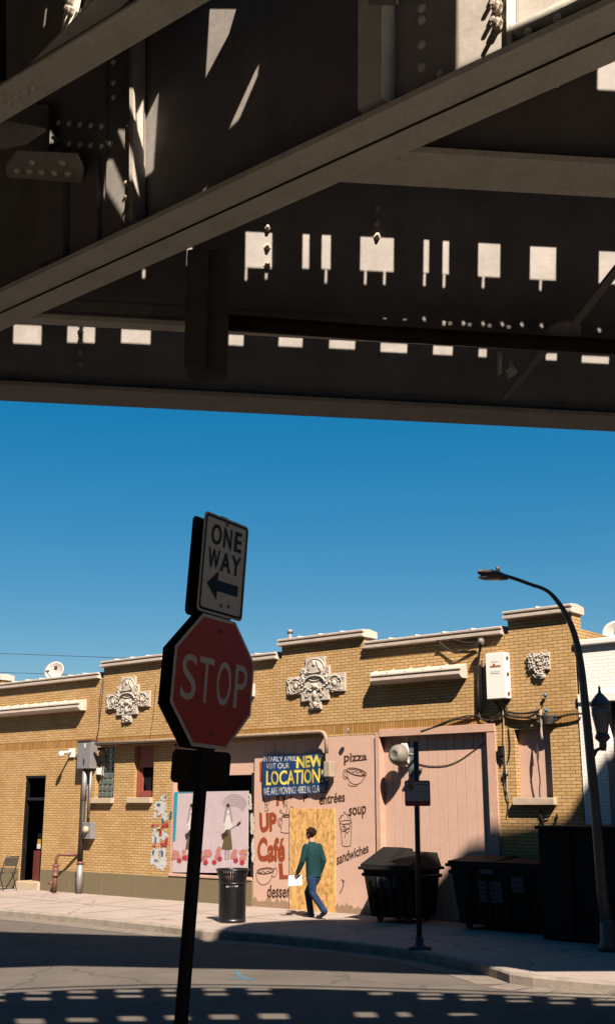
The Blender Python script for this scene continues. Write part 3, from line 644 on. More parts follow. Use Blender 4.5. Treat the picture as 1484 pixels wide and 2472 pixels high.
for k, q in enumerate(((1290,842,1318,865),(1330,848,1352,868),(1375,845,1400,868),(1408,830,1430,862),(1372,1000,1424,1030),(1300,1016,1326,1030),(1408,950,1426,995),(1360,880,1372,930))): t_ = MB(); scrap(t_, *q, y=-.0125-.0006*k, jag=9); t_.build('paper_scrap', M['crimson'], tp)
for k, q in enumerate(((1335,665,1365,680),(1382,790,1396,830),(1300,1060,1312,1100),(1372,1060,1388,1110),(1395,600,1420,612),(1445,735,1466,790),(1320,950,1332,985),(1318,1140,1345,1150))): t_ = MB(); scrap(t_, *q, y=-.019-.0006*k, jag=6); t_.build('paper_scrap', M['blueprint'], tp)
for k, q in enumerate(((1340,865,1366,880),(1405,885,1422,897),(1310,915,1322,930))): t_ = MB(); scrap(t_, *q, y=-.0245-.0006*k, jag=4); t_.build('paper_scrap', M['yellow'], tp)
# torn paper strip on the right window trim
t_ = MB()
for k, (x0_,y0_,x1_,y1_) in enumerate(((1185,670,1220,860),(1205,900,1245,1150),(1220,1200,1250,1480),(1165,1280,1180,1560))):
    pts = [(x0_+random.uniform(-8,8), y0_+(y1_-y0_)*j/9) for j in range(10)]+[(x1_+random.uniform(-10,10), y1_-(y1_-y0_)*j/9) for j in range(10)]
    p2(t_, pts, -.03-.001*k, False)
tag(t_.build('torn_paper', mat('white_torn_paper', (.66,.60,.54), .85, .2, 20, patch=.6, pc=(.2,.16,.12), pscale=9), base=(ub-.04,-.03,1.0)), 'white strip of torn paper hanging from the right edge of the shop window', 'paper')

# electrical cabinet with its conduits
a, b = fac(190,1790,.2), fac(219,1855,.2)
eb = thing('electrical_cabinet', 'grey metal electrical cabinet high on the brick beside the glass block window', 'cabinet', ((a[0]+b[0])/2, -.0, b[1]))
m = MB(); m.bbox(a[0], b[0], -.22, -.002, b[1], a[1], .012); m.build('cabinet_body', M['greymetal'], eb)
m = MB(); m.bbox(a[0]-.02, b[0]+.02, -.245, -.003, a[1]+.001, a[1]+.03, .006); m.build('cabinet_lid', M['rustpipe'], eb)
m = MB(); m.bbox((a[0]+b[0])/2, (a[0]+b[0])/2+.04, -.235, -.222, b[1]+.1, b[1]+.24, .004); m.build('latch', M['blackmetal'], eb)
m = MB(); m.bbox((a[0]+b[0])/2, (a[0]+b[0])/2+.06, -.226, -.221, a[1]-.17, a[1]-.06, .002); m.build('cabinet_label', M['white'], eb)
ux = fac(204,1900,.12)[0]
cd = thing('conduit', 'thick black and grey conduit running from the cabinet down to the sidewalk', 'pipe', (ux, -.12, SW))
m = MB(); m.tube([(ux,-.12,b[1]),(ux,-.12,2.36)], .065, 12); m.build('upper_pipe', M['greymetal'], cd)
m = MB(); m.tube([(ux,-.12,2.36),(ux-.01,-.12,.86)], .06, 12); m.build('middle_pipe', M['cable'], cd)
m = MB(); m.tube([(ux-.01,-.12,.83),(ux-.01,-.12,SW)], .078, 12); m.build('lower_pipe', M['greymetal'], cd)
m = MB(); m.tube([(ux-.01,-.12,.89),(ux-.01,-.12,.825)], .088, 12); m.build('collar', M['rustpipe'], cd)
m = MB(); m.bbox(ux-.09, ux+.12, -.14, -.10, 2.62, 2.67, .004); m.build('clamp', M['greymetal'], cd)
ux2 = fac(216,1900,.12)[0]; mz0, mz1 = fac(212,2025,.1)[1], fac(212,1985,.1)[1]
c2 = thing('thin_conduit', 'thin grey conduit dropping from the cabinet to the small meter box', 'pipe', (ux2, -.1, mz1))
m = MB(); m.tube([(ux2+.02,-.1,b[1]),(ux2+.01,-.1,2.05)], .032, 10); m.build('upper_pipe', M['greymetal'], c2)
m = MB(); m.tube([(ux2+.01,-.1,2.05),(ux2,-.1,mz1)], .028, 10); m.build('lower_pipe', M['cable'], c2)
em = thing('electric_meter', 'small grey meter box with a round cover on the thin conduit', 'meter', (ux2, -.0, mz0))
m = MB(); m.bbox(fac(203,2000,.12)[0], fac(223,2000,.12)[0], -.16, -.002, mz0, mz1, .01); m.build('meter_box', M['greymetal'], em)
m = MB(); m.lathe([(.085,0),(.09,.05),(.07,.09),(.03,.10)], (fac(207,2003,.2)[0], -.16, fac(207,2003,.2)[1]), 14, 'y'); m.build('meter_cover', mat('cream_dome', (.6,.5,.33), .4, .1, 9), em)
# standpipe
u = fac(132,2150,.35)[0]; zt = fac(134,2063,.35)[1]; ue = fac(182,2062,.1)[0]
sp = thing('standpipe', 'rusty red standpipe bent back to the wall near the dark doorway', 'pipe', (u, -.35, SW))
m = MB(); m.tube([(u,-.35,SW),(u,-.35,.72)], .055, 12); m.tube([(u,-.35,.70),(u+.01,-.35,zt-.08),(u+.03,-.33,zt-.02),(u+.12,-.30,zt),(ue,-.02,zt)], .035, 10); m.build('pipe', M['rustpipe'], sp)
m = MB(); m.lathe([(.085,0),(.085,.05),(.06,.07),(.075,.12),(.075,.2),(.06,.22),(.085,.25),(.085,.29)], (u,-.35,.52), 12); m.build('flange', M['rustpipe'], sp)
m = MB(); m.tube([(u-.06,-.37,.36),(u-.16,-.42,.36)], .03, 8); m.build('tap', M['rustpipe'], sp)
# flood lamp / camera on the brick
p = fac(182,1830); 
fl_ = thing('security_camera', 'white dome security camera on a square bracket left of the grey cabinet', 'camera', (p[0]-.1, 0, p[1]))
m = MB(); m.bbox(p[0]-.22, p[0], -.05, -.002, p[1]+.02, p[1]+.24, .01); m.build('bracket', M['whiteplastic'], fl_)
m = MB(); m.tube([(p[0]-.12,-.04,p[1]+.16),(p[0]-.14,-.3,p[1]+.14)], .03, 8); m.build('arm', M['whiteplastic'], fl_)
m = MB(); m.blob((p[0]-.14,-.34,p[1]+.09), .075, .075, .085, 12, 8); m.build('dome', M['whiteplastic'], fl_)
# conduit pipe along the lintel
pp_ = [fac(232,1791,.22), fac(430,1781,.22), fac(603,1772,.22), fac(765,1764,.22)]
P = [(q[0], -.22, 3.755) for q in pp_]; e = P[-1][0]; P += [(e+.10,-.22,3.755),(e+.19,-.215,3.72),(e+.235,-.21,3.62),(e+.245,-.205,3.3)]
m = MB(); m.tube(P, .042, 10)
for q in P[:4]: m.lathe([(.055,-.02),(.055,.02)], (q[0]+.8, -.22, 3.755), 8, 'y')
lp = tag(m.build('lintel_conduit', mat('weathered_pipe', (.42,.31,.21), .6, .2, 9), base=(P[0][0],-.22,3.755)), 'weathered pipe running above the shop window and bending down by the blue banner', 'pipe')
m = MB(); a, b = fac(791,1838,.12), fac(803,1876,.12); m.bbox(a[0]-.01, b[0]+.03, -.26, -.06, b[1], a[1], .02); m.tube([(b[0]-.08,-.2,b[1]),(b[0]-.08,-.2,b[1]-.06)], .03, 8)
tag(m.build('junction_box', mat('weathered_box', (.45,.36,.27), .6, .2, 9), base=(a[0],-.06,b[1])), 'pale weathered junction box at the foot of the pipe beside the blue banner', 'box')
# bowl lamp on the pink bay
q = fac(985,1845); bl = thing('bowl_lamp', 'big round aluminium bowl lamp with a white back plate on the pink boards', 'lamp', (q[0]-.1, .1, q[1]))
c = fac(949,1822,.38); m = MB(); m.lathe([(.02,.105),(.06,.10),(.065,.108),(.115,.106),(.132,.09),(.16,.065),(.19,.02),(.208,-.04),(.212,-.10),(.205,-.115)][::-1], (c[0],-.26,c[1]), 28, 'y'); m.build('bowl', M['alu'], bl)
m = MB(); m.bbox(fac(967,1800,0)[0], fac(980,1800,0)[0], .0, .11, fac(980,1850)[1], fac(980,1794)[1], .006); m.build('back_plate', M['whiteplastic'], bl)
m = MB(); m.tube([(c[0]+.12,-.14,c[1]),(c[0]+.3,.06,c[1]+.02)], .03, 8); m.bbox(c[0]+.15, c[0]+.36, -.1, .1, c[1]-.3, c[1]-.26, .004); m.build('bracket', M['lamp'], bl)
# small painted blue panel
a, b = fac(988,1800,-.1), fac(1003,1880,-.1)
m = MB(); m.bbox(a[0], b[0]+.03, .08, .118, b[1]-.02, a[1], .004); tag(m.build('painted_panel', M['bluepaint'], base=(a[0],.1,b[1])), 'narrow dark blue painted panel on the pink boards behind the no parking post', 'panel')
# telephone cabinet and weatherhead, cables
a, b = fac(1170,1578,.2), fac(1221,1685,.2)
tb = thing('telephone_cabinet', 'tall white telephone cabinet with an orange mark high on the brick', 'cabinet', ((a[0]+b[0])/2, 0, b[1]))
m = MB(); m.bbox(a[0], b[0], -.20, -.002, b[1], a[1], .01); m.build('cabinet_body', M['whiteplastic'], tb)
m = MB(); wd = b[0]-a[0]; hh = a[1]-b[1]
lettering(m, 'TELEPHONE', rect(a[0]+.24*wd, b[1]+.575*hh, a[0]+.74*wd, b[1]+.60*hh), -.2045, .0); m.box(a[0]+.3*wd, a[0]+.66*wd, -.204, -.2015, b[1]+.80*hh, b[1]+.808*hh); m.box(a[0]+.24*wd, a[0]+.72*wd, -.204, -.2015, b[1]+.545*hh, b[1]+.552*hh); m.build('cabinet_lettering', mat('grey_print', (.35,.33,.31), .7, .1, 9), tb)
m = MB(); m.box(a[0]+.25*wd, a[0]+.78*wd, -.2045, -.2015, b[1]+.685*hh, b[1]+.72*hh); m.box(a[0]+.38*wd, a[0]+.5*wd, -.2045, -.2015, b[1]+.72*hh, b[1]+.765*hh); m.build('orange_mark', mat('orange_print', (.50,.12,.03), .7, .1, 9), tb)
for t in (.08,.5,.85): m = MB(); m.bbox(b[0]+.001, b[0]+.02, -.15, -.08, b[1]+t*hh, b[1]+t*hh+.05, .003); m.build('hinge', M['rustpipe'], tb)
def c8(x, y, off=.06): q = fac(995.8+.329*x, 1327.7+.329*y, off); return (q[0], -off, q[1])
wh = thing('weatherhead', 'round grey weatherhead on a black riser left of the white telephone cabinet', 'weatherhead', c8(480,1190,.07))
q = c8(488,668,.28); m = MB(); m.blob((q[0],-.22,q[2]), .06, .085, .07, 12, 8); m.lathe([(.05,-.07),(.052,.0)], (q[0],-.22,q[2]), 12); m.build('head', M['weatherpipe'], wh)
m = MB(); m.tube([(q[0],-.22,q[2]-.03), c8(486,760,.16), c8(478,830,.07), c8(476,1000,.06), c8(478,1190,.06)], .025, 8); m.tube([c8(505,810,.05), c8(505,1000,.05), c8(505,1200,.05)], .018, 6); m.build('riser', M['cable'], wh)
def cable(name, label, paths, r=.014, mt='cable', off=.04):
    m = MB()
    for P in paths: m.tube(spline([Vector(c8(x, y, off+.02*((i*7)%3)/2)) for i, (x, y) in enumerate(P)], 4), r, 6)
    o = tag(m.build(name, M[mt], base=c8(*paths[0][0], off)), label, 'cables'); return o
cable('cable_bundle', 'bundle of black cables drooping below the coping to the weatherhead', [[(490,690),(420,705),(330,750),(270,740),(210,690),(150,645)],[(480,680),(400,680),(300,660),(200,640),(160,650)],[(470,700),(380,740),(300,755),(230,710),(180,700)]], .014, off=.08)
cable('cable_bundle', 'black cables looping under the white telephone cabinet and down to the pink bay', [[(478,1180),(500,1240),(550,1250),(640,1225),(700,1195)],[(660,1090),(690,1180),(640,1230),(560,1262),(490,1235)],[(478,1205),(400,1235),(290,1250),(200,1290),(60,1330)],[(476,1215),(380,1220),(250,1258),(150,1300),(80,1325)],[(600,1110),(640,1170),(620,1220),(560,1230)]], .016)
cable('cable_bundle', 'thick black cables running from the telephone cabinet across the brick pier to the street light', [[(690,1200),(740,1225),(850,1225),(930,1180)],[(690,1215),(800,1225),(900,1240),(960,1215),(1050,1225),(1160,1205),(1240,1200)],[(700,1190),(800,1200),(900,1185),(940,1170)],[(900,1240),(930,1270),(1000,1280),(1050,1250),(1100,1215)],[(930,1215),(960,1260),(1020,1275),(1060,1230)]], .022, off=.07)
m = MB()
for dz in range(5): m.tube([Vector(c8(910+dz*10,1215+dz*14,.06)), Vector(c8(980,1225+dz*12,.11)), Vector(c8(1050-dz*8,1215+dz*13,.06))], .03, 6)
tag(m.build('cable_splice', M['cable'], base=c8(980,1280,.05)), 'dark lump of spliced cable above the boarded pink window', 'cables')
cable('loose_wire', 'pale loose wire hanging from the splice over the boarded window', [[(938,1170),(945,1250),(938,1330),(945,1400)],[(930,1180),(940,1280),(950,1390)]], .012, 'cable_pale', .09)
cable('loose_wire', 'pale wire hanging below the telephone cabinet down the brick beside the pink bay', [[(655,1140),(665,1250),(672,1420),(680,1560),(690,1680),(692,1790)],[(630,1095),(645,1130),(670,1110)]], .008, 'cable_pale', .03)
cable('loose_wire', 'dark wire dangling in front of the boarded pink window', [[(912,1410),(908,1480),(922,1600),(932,1700),(928,1760),(935,1860)],[(912,1410),(920,1500),(914,1560)]], .012, 'cable', .02)
cable('loose_wire', 'thin dark wire looping down the brick between pink bay and boarded window', [[(700,1300),(712,1420),(705,1530),(680,1560),(655,1530)],[(672,1560),(672,1700),(690,1800),(700,1860),(690,1950)]], .009, 'cable', .02)
def z4(x, y): return fac(845+.244*x, 1720+.244*y)
m = MB(); m.tube(spline([Vector((z4(x,y)[0], .105, z4(x,y)[1])) for x,y in ((560,480),(700,518),(800,528),(930,518),(1050,470),(1180,380),(1300,290))], 5), .008, 5); tag(m.build('loose_wire', M['cable'], base=(z4(560,480)[0],.105,z4(560,480)[1])), 'thin wire sagging across the pink boards behind the no parking sign', 'cables')
m = MB(); m.tube([Vector((fac(x,y)[0],-.02,fac(x,y)[1])) for x,y in ((252,1640),(247,1700),(240,1760),(234,1790))], .012, 6); m.tube([Vector((fac(x,y)[0],-.03,fac(x,y)[1])) for x,y in ((250,1640),(243,1690),(242,1750),(236,1790))], .010, 6); m.tube([Vector((fac(x,y)[0],-.03,fac(x,y)[1])) for x,y in ((379,1650),(376,1690),(371,1740),(364,1780))], .006, 5)
tag(m.build('cable_bundle', M['cable'], base=(fac(247,1700)[0],-.02,3.75)), 'two black cables dropping down the brick from the low coping to the grey cabinet', 'cables')
m = MB()
for k in range(7):
    x = random.uniform(815,870); m.tube(spline([Vector((fac(*z1(x+random.uniform(-12,12), y))[0], .04, fac(*z1(0,y))[1])) if False else Vector((fac(*z1(x+random.uniform(-16,16), y))[0], .03+.02*random.random(), fac(*z1(x, y))[1])) for y in (215,270,330,390,430)], 3), .007, 5)
tag(m.build('wire_tangle', M['cable_pale'], base=(fac(*z1(840,430))[0],.03,fac(*z1(840,430))[1])), 'tangle of pale wires hanging over the glass block window', 'wires')
m = MB(); a = fac(*z1(828,365)); b = fac(*z1(850,420)); m.bbox(a[0], b[0], -.03, .05, b[1], a[1], .008); tag(m.build('junction_box', M['whiteplastic'], base=(a[0],.05,b[1])), 'small white junction box among the wires by the glass block window', 'box')
# small fittings on the right brick pier
def c5(x, y, off=0): q = fac(1146.6+.2273*x, 1629.4+.2273*y, off); return (q[0], -off, q[1])
a, b = c5(235,755,.08), c5(292,860,.08); m = MB(); m.bbox(a[0], b[0], -.09, -.002, b[2], a[2], .006); m.tube([((a[0]+b[0])/2,-.05,b[2]), ((a[0]+b[0])/2+.02,-.05,b[2]-.1)], .02, 8); tag(m.build('outlet_box', M['blackmetal'], base=(a[0],0,b[2])), 'small black outlet box on the brick beside the pink bay', 'box')
a = c5(325,1060); m = MB(); m.lathe([(.055,0),(.055,.03),(.03,.04)], (a[0],-.02,a[2]), 12, 'y'); m.tube([(a[0],-.02,a[2]-.04),(a[0]-.05,-.02,a[2]-.14)], .015, 6); tag(m.build('bell_button', M['blackmetal'], base=(a[0],-.02,a[2])), 'round black bell fitting on the brick left of the boarded window', 'fitting')
for (x, y), lb in (((755,215),'blue insulator just below the square terracotta plaque'),((765,375),'blue insulator just above the cable splice'),((755,535),'blue insulator at the top of the boarded window')):
    a = c5(x, y); m = MB(); m.lathe([(.015,.0),(.02,.03),(.035,.05),(.035,.08),(.015,.09)], (a[0],0,a[2]), 10, 'y'); m.tube([(a[0],-.06,a[2]-.02),(a[0]-.01,-.07,a[2]-.09)], .012, 6); tag(m.build('insulator', mat('blue_ceramic_%d'%y, (.08,.22,.36), .3, .2, 20), base=(a[0],0,a[2])), lb, 'insulator', 'insulators on the right brick pier')
m = MB(); P = [c5(x,y,.03) for x,y in ((690,1430),(680,1470),(705,1520),(690,1560))]; m.tube(P,.018,6); m.tube([c5(705,1520,.03),c5(745,1560,.05)],.014,6); m.tube([c5(720,1530,.03),c5(780,1490,.05)],.012,6); m.tube([c5(860,1480,.02),c5(870,1520,.06),c5(845,1525,.06)],.02,6)
tag(m.build('pipe_stub', M['cable'], base=c5(690,1560,.03)), 'bent black pipe stubs sticking out of the brick below the boarded window', 'pipe')
# roof things
def dish(name, px, py, rx, rz, off, label, face, s=1):
    q = fac(px, py, off); d = thing(name, label, 'satellite dish', (q[0], -off, ZI), group='satellite dishes on the roofs')
    m = MB(); bm2 = []; n, k = 24, 6; fx, fy = math.cos(face), math.sin(face)
    c = Vector((q[0], -off, q[1])); fwd = Vector((fx, fy, .25)).normalized(); right = fwd.cross(Vector((0,0,1))).normalized(); up = right.cross(fwd)
    v = [c - fwd*.09*s]; fs = []
    for i in range(1, k+1):
        r = i/k
        for j in range(n): t = 2*math.pi*j/n; v.append(c + right*rx*r*math.cos(t) + up*rz*r*math.sin(t) - fwd*.09*s*(1-r*r))
    for j in range(n): fs.append([0, 1+j, 1+(j+1)%n])
    for i in range(k-1):
        for j in range(n): b0 = 1+i*n; fs.append([b0+j, b0+n+j, b0+n+(j+1)%n, b0+(j+1)%n])
    nv = len(v); back = [p - fwd*.012 for p in v]; fs2 = [[i+nv for i in f][::-1] for f in fs]; rim = [[1+(k-1)*n+j, 1+(k-1)*n+nv+j, 1+(k-1)*n+nv+(j+1)%n, 1+(k-1)*n+(j+1)%n] for j in range(n)]
    m.add(v+back, fs+fs2+rim, True); m.build('reflector', M['dish'], d)
    m = MB(); e = c + fwd*.34*s - up*rz*.55 ; m.tube([c - up*rz*.95, e], .014, 6); m.bar(e, e+(c-e).normalized()*.1, .06, .06); m.build('feed_arm', M['lamp'], d)
    m = MB(); m.tube([c - fwd*.1, c - fwd*.16 - up*rz*.6, Vector((c.x-fwd.x*.16, c.y-fwd.y*.16, ZI))], .022, 8); m.build('mast', M['greymetal'], d)
    m = MB(); cc = c + up*rz*.45 + right*(-.06) + fwd*.012 - fwd*.09*s*.75
    m.add([cc+right*.0-up*.05, cc+right*.11-up*.05, cc+right*.11+up*.06, cc+right*.03+up*.05], [(0,1,2,3)]); m.build('dish_mark', M['ink'], d); return d
dish('satellite_dish', 131, 1619, .31, .27, -.5, 'pale oval satellite dish standing above the low left parapet', math.atan2(-1, .35))
dish('satellite_dish', 1489, 1528, .30, .27, -2.2, 'pale satellite dish on the white building cut off by the right edge', math.atan2(-1, .35))
q = fac(700,1558,-.8); m = MB(); m.tube([(q[0],.8,ZI),(q[0],.8,fac(700,1526,-.8)[1])], .055, 10); m.lathe([(.07,0),(.075,.06),(.05,.09)], (q[0],.8,fac(700,1529,-.8)[1]), 10)
m.tube(spline([Vector((q[0]+.05,.75,q[1]+.14)), Vector((q[0]+.3,.7,q[1]+.05)), Vector((q[0]+.55,.65,q[1]+.10)), Vector((q[0]+.8,.6,q[1]-.05))], 5), .02, 6)
tag(m.build('vent_pipe', M['greymetal'], base=(q[0],.8,ZI)), 'grey vent pipe with a loose cable rising behind the raised middle parapet', 'pipe')

# chair at the left edge
cx = fac(6,2140,.6)[0]
ch = thing('folding_chair', 'dark folding chair against the brick at the left edge of the photo', 'chair', (cx, -.6, SW))
m = MB()
for s in (0,.4):
    m.tube([(cx+.28,-.75+s,SW),(cx+.05,-.75+s,SW+.42),(cx+.22,-.75+s,SW+.45)], .013, 6); m.tube([(cx-.20,-.75+s,SW),(cx+.18,-.75+s,SW+.44)], .013, 6); m.tube([(cx+.12,-.75+s,SW+.40),(cx+.30,-.75+s,SW+.83)], .013, 6)
m.tube([(cx+.30,-.75,SW+.83),(cx+.30,-.35,SW+.83)], .013, 6); m.build('frame', M['blackmetal'], ch)
m = MB(); m.bbox(cx-.2, cx+.2, -.74, -.36, SW+.43, SW+.455, .008); m.build('seat', M['lamp'], ch)
m = MB(); m.hexa([(cx+.235,-.74,SW+.60),(cx+.25,-.74,SW+.60),(cx+.25,-.36,SW+.60),(cx+.235,-.36,SW+.60),(cx+.295,-.74,SW+.81),(cx+.31,-.74,SW+.81),(cx+.31,-.36,SW+.81),(cx+.295,-.36,SW+.81)]); m.build('backrest', M['lamp'], ch)
# things glimpsed in the doorway
m = MB(); m.bar((door[0]+.22,.75,2.9), (door[0]+.42,.62,1.3), .10, .03); tag(m.build('yellow_plank', mat('yellow_green_plank', (.36,.33,.07), .6, .15, 8), base=(door[0]+.4,.65,1.2)), 'slanting yellow green plank seen inside the dark doorway', 'plank')
yb = thing('yellow_canister', 'yellow and white canister with a black lid inside the dark doorway', 'canister', (door[0]+.35,.42,1.08))
m = MB(); m.bbox(door[0]+.22, door[0]+.42, .35, .5, 1.12, 1.38, .02); m.build('body', M['yellowthing'], yb)
m = MB(); m.bbox(door[0]+.24, door[0]+.40, .335, .348, 1.13, 1.25, .003); m.build('canister_label', M['white'], yb)
m = MB(); m.bbox(door[0]+.23, door[0]+.44, .34, .5, 1.385, 1.52, .02); m.build('lid', M['blackmetal'], yb)
m = MB(); m.bbox(door[0]+.16, door[0]+.45, .30, .55, .33, 1.08, .01); tag(m.build('cupboard', mat('dark_red_cupboard', (.16,.035,.025), .5, .2, 8), base=(door[0]+.3,.4,.33)), 'dark red cupboard standing inside the doorway under the yellow canister', 'cupboard')

# ================================================================== WHITE BUILDING (right)
WB = thing('white_brick_building', 'white painted brick shop with a shaded dark storefront right of the yellow building', 'building', (7.95,0,SW))
zt = fac(1440,1556)[1]; zl1, zl0 = fac(1440,1668)[1], fac(1440,1692)[1]; zl1 = zl0+.13
m = MB(); E = 22.
m.box(7.95, E, .02, .3, zl0+.0, zt); m.box(7.93, 8.42, -.02, .3, SW, zl0-.001)
m.box(7.95, 8.2, .3, 9, SW, zt); m.build('white_wall', M['whitebrick'], WB)
m = MB(); m.bbox(7.92, E, -.06, .32, zt+.001, zt+.11, .02); m.build('coping', M['whiteplastic'], WB)
m = MB(); m.bbox(7.94, E, -.06, .02, zl0-.02, zl1, .01); m.build('lintel', M['whiteplastic'], WB)
m = MB(); m.box(8.42, E, .35, .4, SW, zl0); x = 8.42
while x < E: m.box(x, x+.05, .28, .349, SW, zl0); x += .85
m.build('dark_storefront', mat('blue_grey_cladding', (.055,.06,.065), .5, .3, 5), WB)
m = MB(); m.box(7.95,E,.3,9,zt-.5,zt-.4); m.build('roof', M['roof'], WB)
m = MB()
for k in range(8): m.blob((8.0+.02*random.random(), .7+k*.32, zt+.10), .10, .18, .07+.04*random.random(), 7, 5)
tag(m.build('roof_tile_row', M['roof'], base=(8.0,.7,zt)), 'dark clump of lumpy ridge tiles behind the tall right parapet', 'tiles')

# ================================================================== STREET FURNITURE
# unseen brick blocks added beside and behind the viewer to cut sky light
def block(x0, x1, y0, y1, h, label):
    b = thing('sky_blocker', label, 'building', ((x0+x1)/2,(y0+y1)/2,0), WF)
    m = MB(); m.box(x0,x1,y0,y1,-.05,h); m.build('wall', M['darkbrick'], b)
    m = MB(); m.bbox(x0-.2,x1+.2,y0-.2,y1+.2,h+.001,h+.35,.05); m.build('cornice', M['sill'], b)
block(17, 30, -8, 14, 11, 'unseen dark brick block added right of the viewer to cut sky light')
block(-34, -13, -20, 14, 13, 'unseen dark brick block added left of the viewer to cut sky light')
block(-12, 24, -34, -15, 11, 'long unseen dark brick block added behind the viewer to cut sky light')
# litter bin
p = onz(560,2226,SW); bx, by, _ = p; rB = .245
lb = thing('litter_bin', 'black slatted steel litter bin with a flared rim on the sidewalk', 'litter bin', (bx,by,SW), WF)
hB = .96; m = MB()
for k in range(40):
    t = 2*math.pi*k/40; d = Vector((math.cos(t), math.sin(t), 0)); s = Vector((-d.y, d.x, 0))*.014; c = Vector((bx,by,0))
    prof = [(rB,SW+.05),(rB,SW+.70),(rB+.015,SW+.80),(rB+.055,SW+hB-.03)]
    for i in range(3):
        (r0,h0),(r1,h1) = prof[i], prof[i+1]; a, b = c+d*r0+Vector((0,0,h0)), c+d*r1+Vector((0,0,h1)); o = d*.008
        m.hexa([a-s-o, a+s-o, a+s+o, a-s+o, b-s-o, b+s-o, b+s+o, b-s+o])
m.build('slats', M['blackmetal'], lb)
m = MB(); m.tube([(bx+(rB+.06)*math.cos(2*math.pi*k/40), by+(rB+.06)*math.sin(2*math.pi*k/40), SW+hB-.02) for k in range(41)], .018, 8, False)
m.tube([(bx+(rB+.01)*math.cos(2*math.pi*k/40), by+(rB+.01)*math.sin(2*math.pi*k/40), SW+.70) for k in range(41)], .016, 6, False); m.build('rim', M['blackmetal'], lb)
m = MB(); m.lathe([(rB-.02,0),(rB-.02,.02),(rB-.02,.66),(rB-.035,.66),(rB-.04,.06)], (bx,by,SW+.03), 28); m.build('liner', M['plasticbin'], lb)
m = MB(); m.lathe([(rB+.01,0),(rB+.015,.03),(rB+.01,.07)], (bx,by,SW), 28); m.build('base_ring', M['blackmetal'], lb)
m = MB(); a = math.atan2(-by,-bx)-.15; m.bar((bx+(rB+.02)*math.cos(a-.32),by+(rB+.02)*math.sin(a-.32),SW+.645),(bx+(rB+.02)*math.cos(a+.55),by+(rB+.02)*math.sin(a+.55),SW+.655),.012,.03); m.build('badge_plate', M['greymetal'], lb)

# dumpsters
def dumpster(u0, u1, out0, out1, h, lidh, label, split=True):
    d = thing('dumpster', label, 'dumpster', ((u0+u1)/2, -(out0+out1)/2, SW), group='dumpsters along the pink front')
    z0, z1 = SW+.10, SW+h; t = .09
    m = MB(); m.hexa([(u0+t,-out1+.12,z0),(u1-t,-out1+.12,z0),(u1-t,-out0-.05,z0),(u0+t,-out0-.05,z0),(u0,-out1,z1),(u1,-out1,z1),(u1,-out0,z1),(u0,-out0,z1)])
    for k in range(1,5): x = u0+(u1-u0)*k/5; m.hexa([(x-.025,-out1+.09,z0+.03),(x+.025,-out1+.09,z0+.03),(x+.025,-out1+.13,z0+.03),(x-.025,-out1+.13,z0+.03),(x-.025,-out1-.025,z1-.12),(x+.025,-out1-.025,z1-.12),(x+.025,-out1+.01,z1-.12),(x-.025,-out1+.01,z1-.12)])
    m.build('body', M['plasticbin'], d)
    m = MB(); m.bbox(u0-.09, u1+.09, -out1-.05, -out0+.03, z1, z1+.055, .012); m.build('rim', M['plasticbin'], d)
    n = 2 if split else 1; L = (u1-u0+.1)/n
    for k in range(n):
        a, b = u0-.05+k*L+.01, u0-.05+(k+1)*L-.01; zz = z1+.057; g = lidh*(1 if k == 0 else .8)
        m = MB(); yb, yf, ym = -out0-.0, -out1-.03, -(out0*.6+out1*.4)
        m.add([(a,yf,zz),(b,yf,zz),(b,yb,zz),(a,yb,zz),(a,yf,zz+.04),(b,yf,zz+.04),(b-.12*L,ym,zz+g),(a+.12*L,ym,zz+g),(a+.2*L,yb,zz+g*.9),(b-.15*L,yb,zz+g*.9)],
              [(0,3,2,1),(0,1,5,4),(4,5,6,7),(7,6,9,8),(1,2,9,6,5),(3,0,4,7,8),(2,3,8,9)]); m.build('lid', M['plasticbin'], d)
    m = MB()
    for s in (u0-.12, u1+.12): m.tube([(s,-out1+.15,z1-.10),(s,-out0-.15,z1-.10)], .035, 8); m.box(min(s, (u0 if s<u0 else u1)), max(s,(u0 if s<u0 else u1)), -out1+.3, -out1+.4, z1-.13, z1-.07)
    m.build('lift_bar', M['plasticbin'], d)
    for (x, y) in ((u0+.2,-out1+.25),(u1-.2,-out1+.25),(u0+.2,-out0-.2),(u1-.2,-out0-.2)):
        m = MB(); m.lathe([(.06,-.025),(.07,-.015),(.07,.015),(.06,.025)], (x,y,SW+.07), 14, 'y'); m.box(x-.04,x+.04,y-.03,y+.03,SW+.095,SW+.12); m.build('wheel', M['blackmetal'], d)
    return d
OUT = 1.15
da0, da1 = fac(868,2200,OUT)[0], fac(990,2200,OUT)[0]; hA = fac(868,2092,OUT)[1]-SW
dA = dumpster(da0+.09, da1-.02, .12, OUT, hA-.05, .34, 'black dumpster with a humped lid directly behind the no parking post')
db0 = fac(1078,2180,OUT)[0]; hB2 = fac(1078,2084,OUT)[1]-SW
dB = dumpster(db0+.10, db0+1.95, .12, OUT, hB2-.05, .12, 'dark dumpster in shade with pale notices on its front')
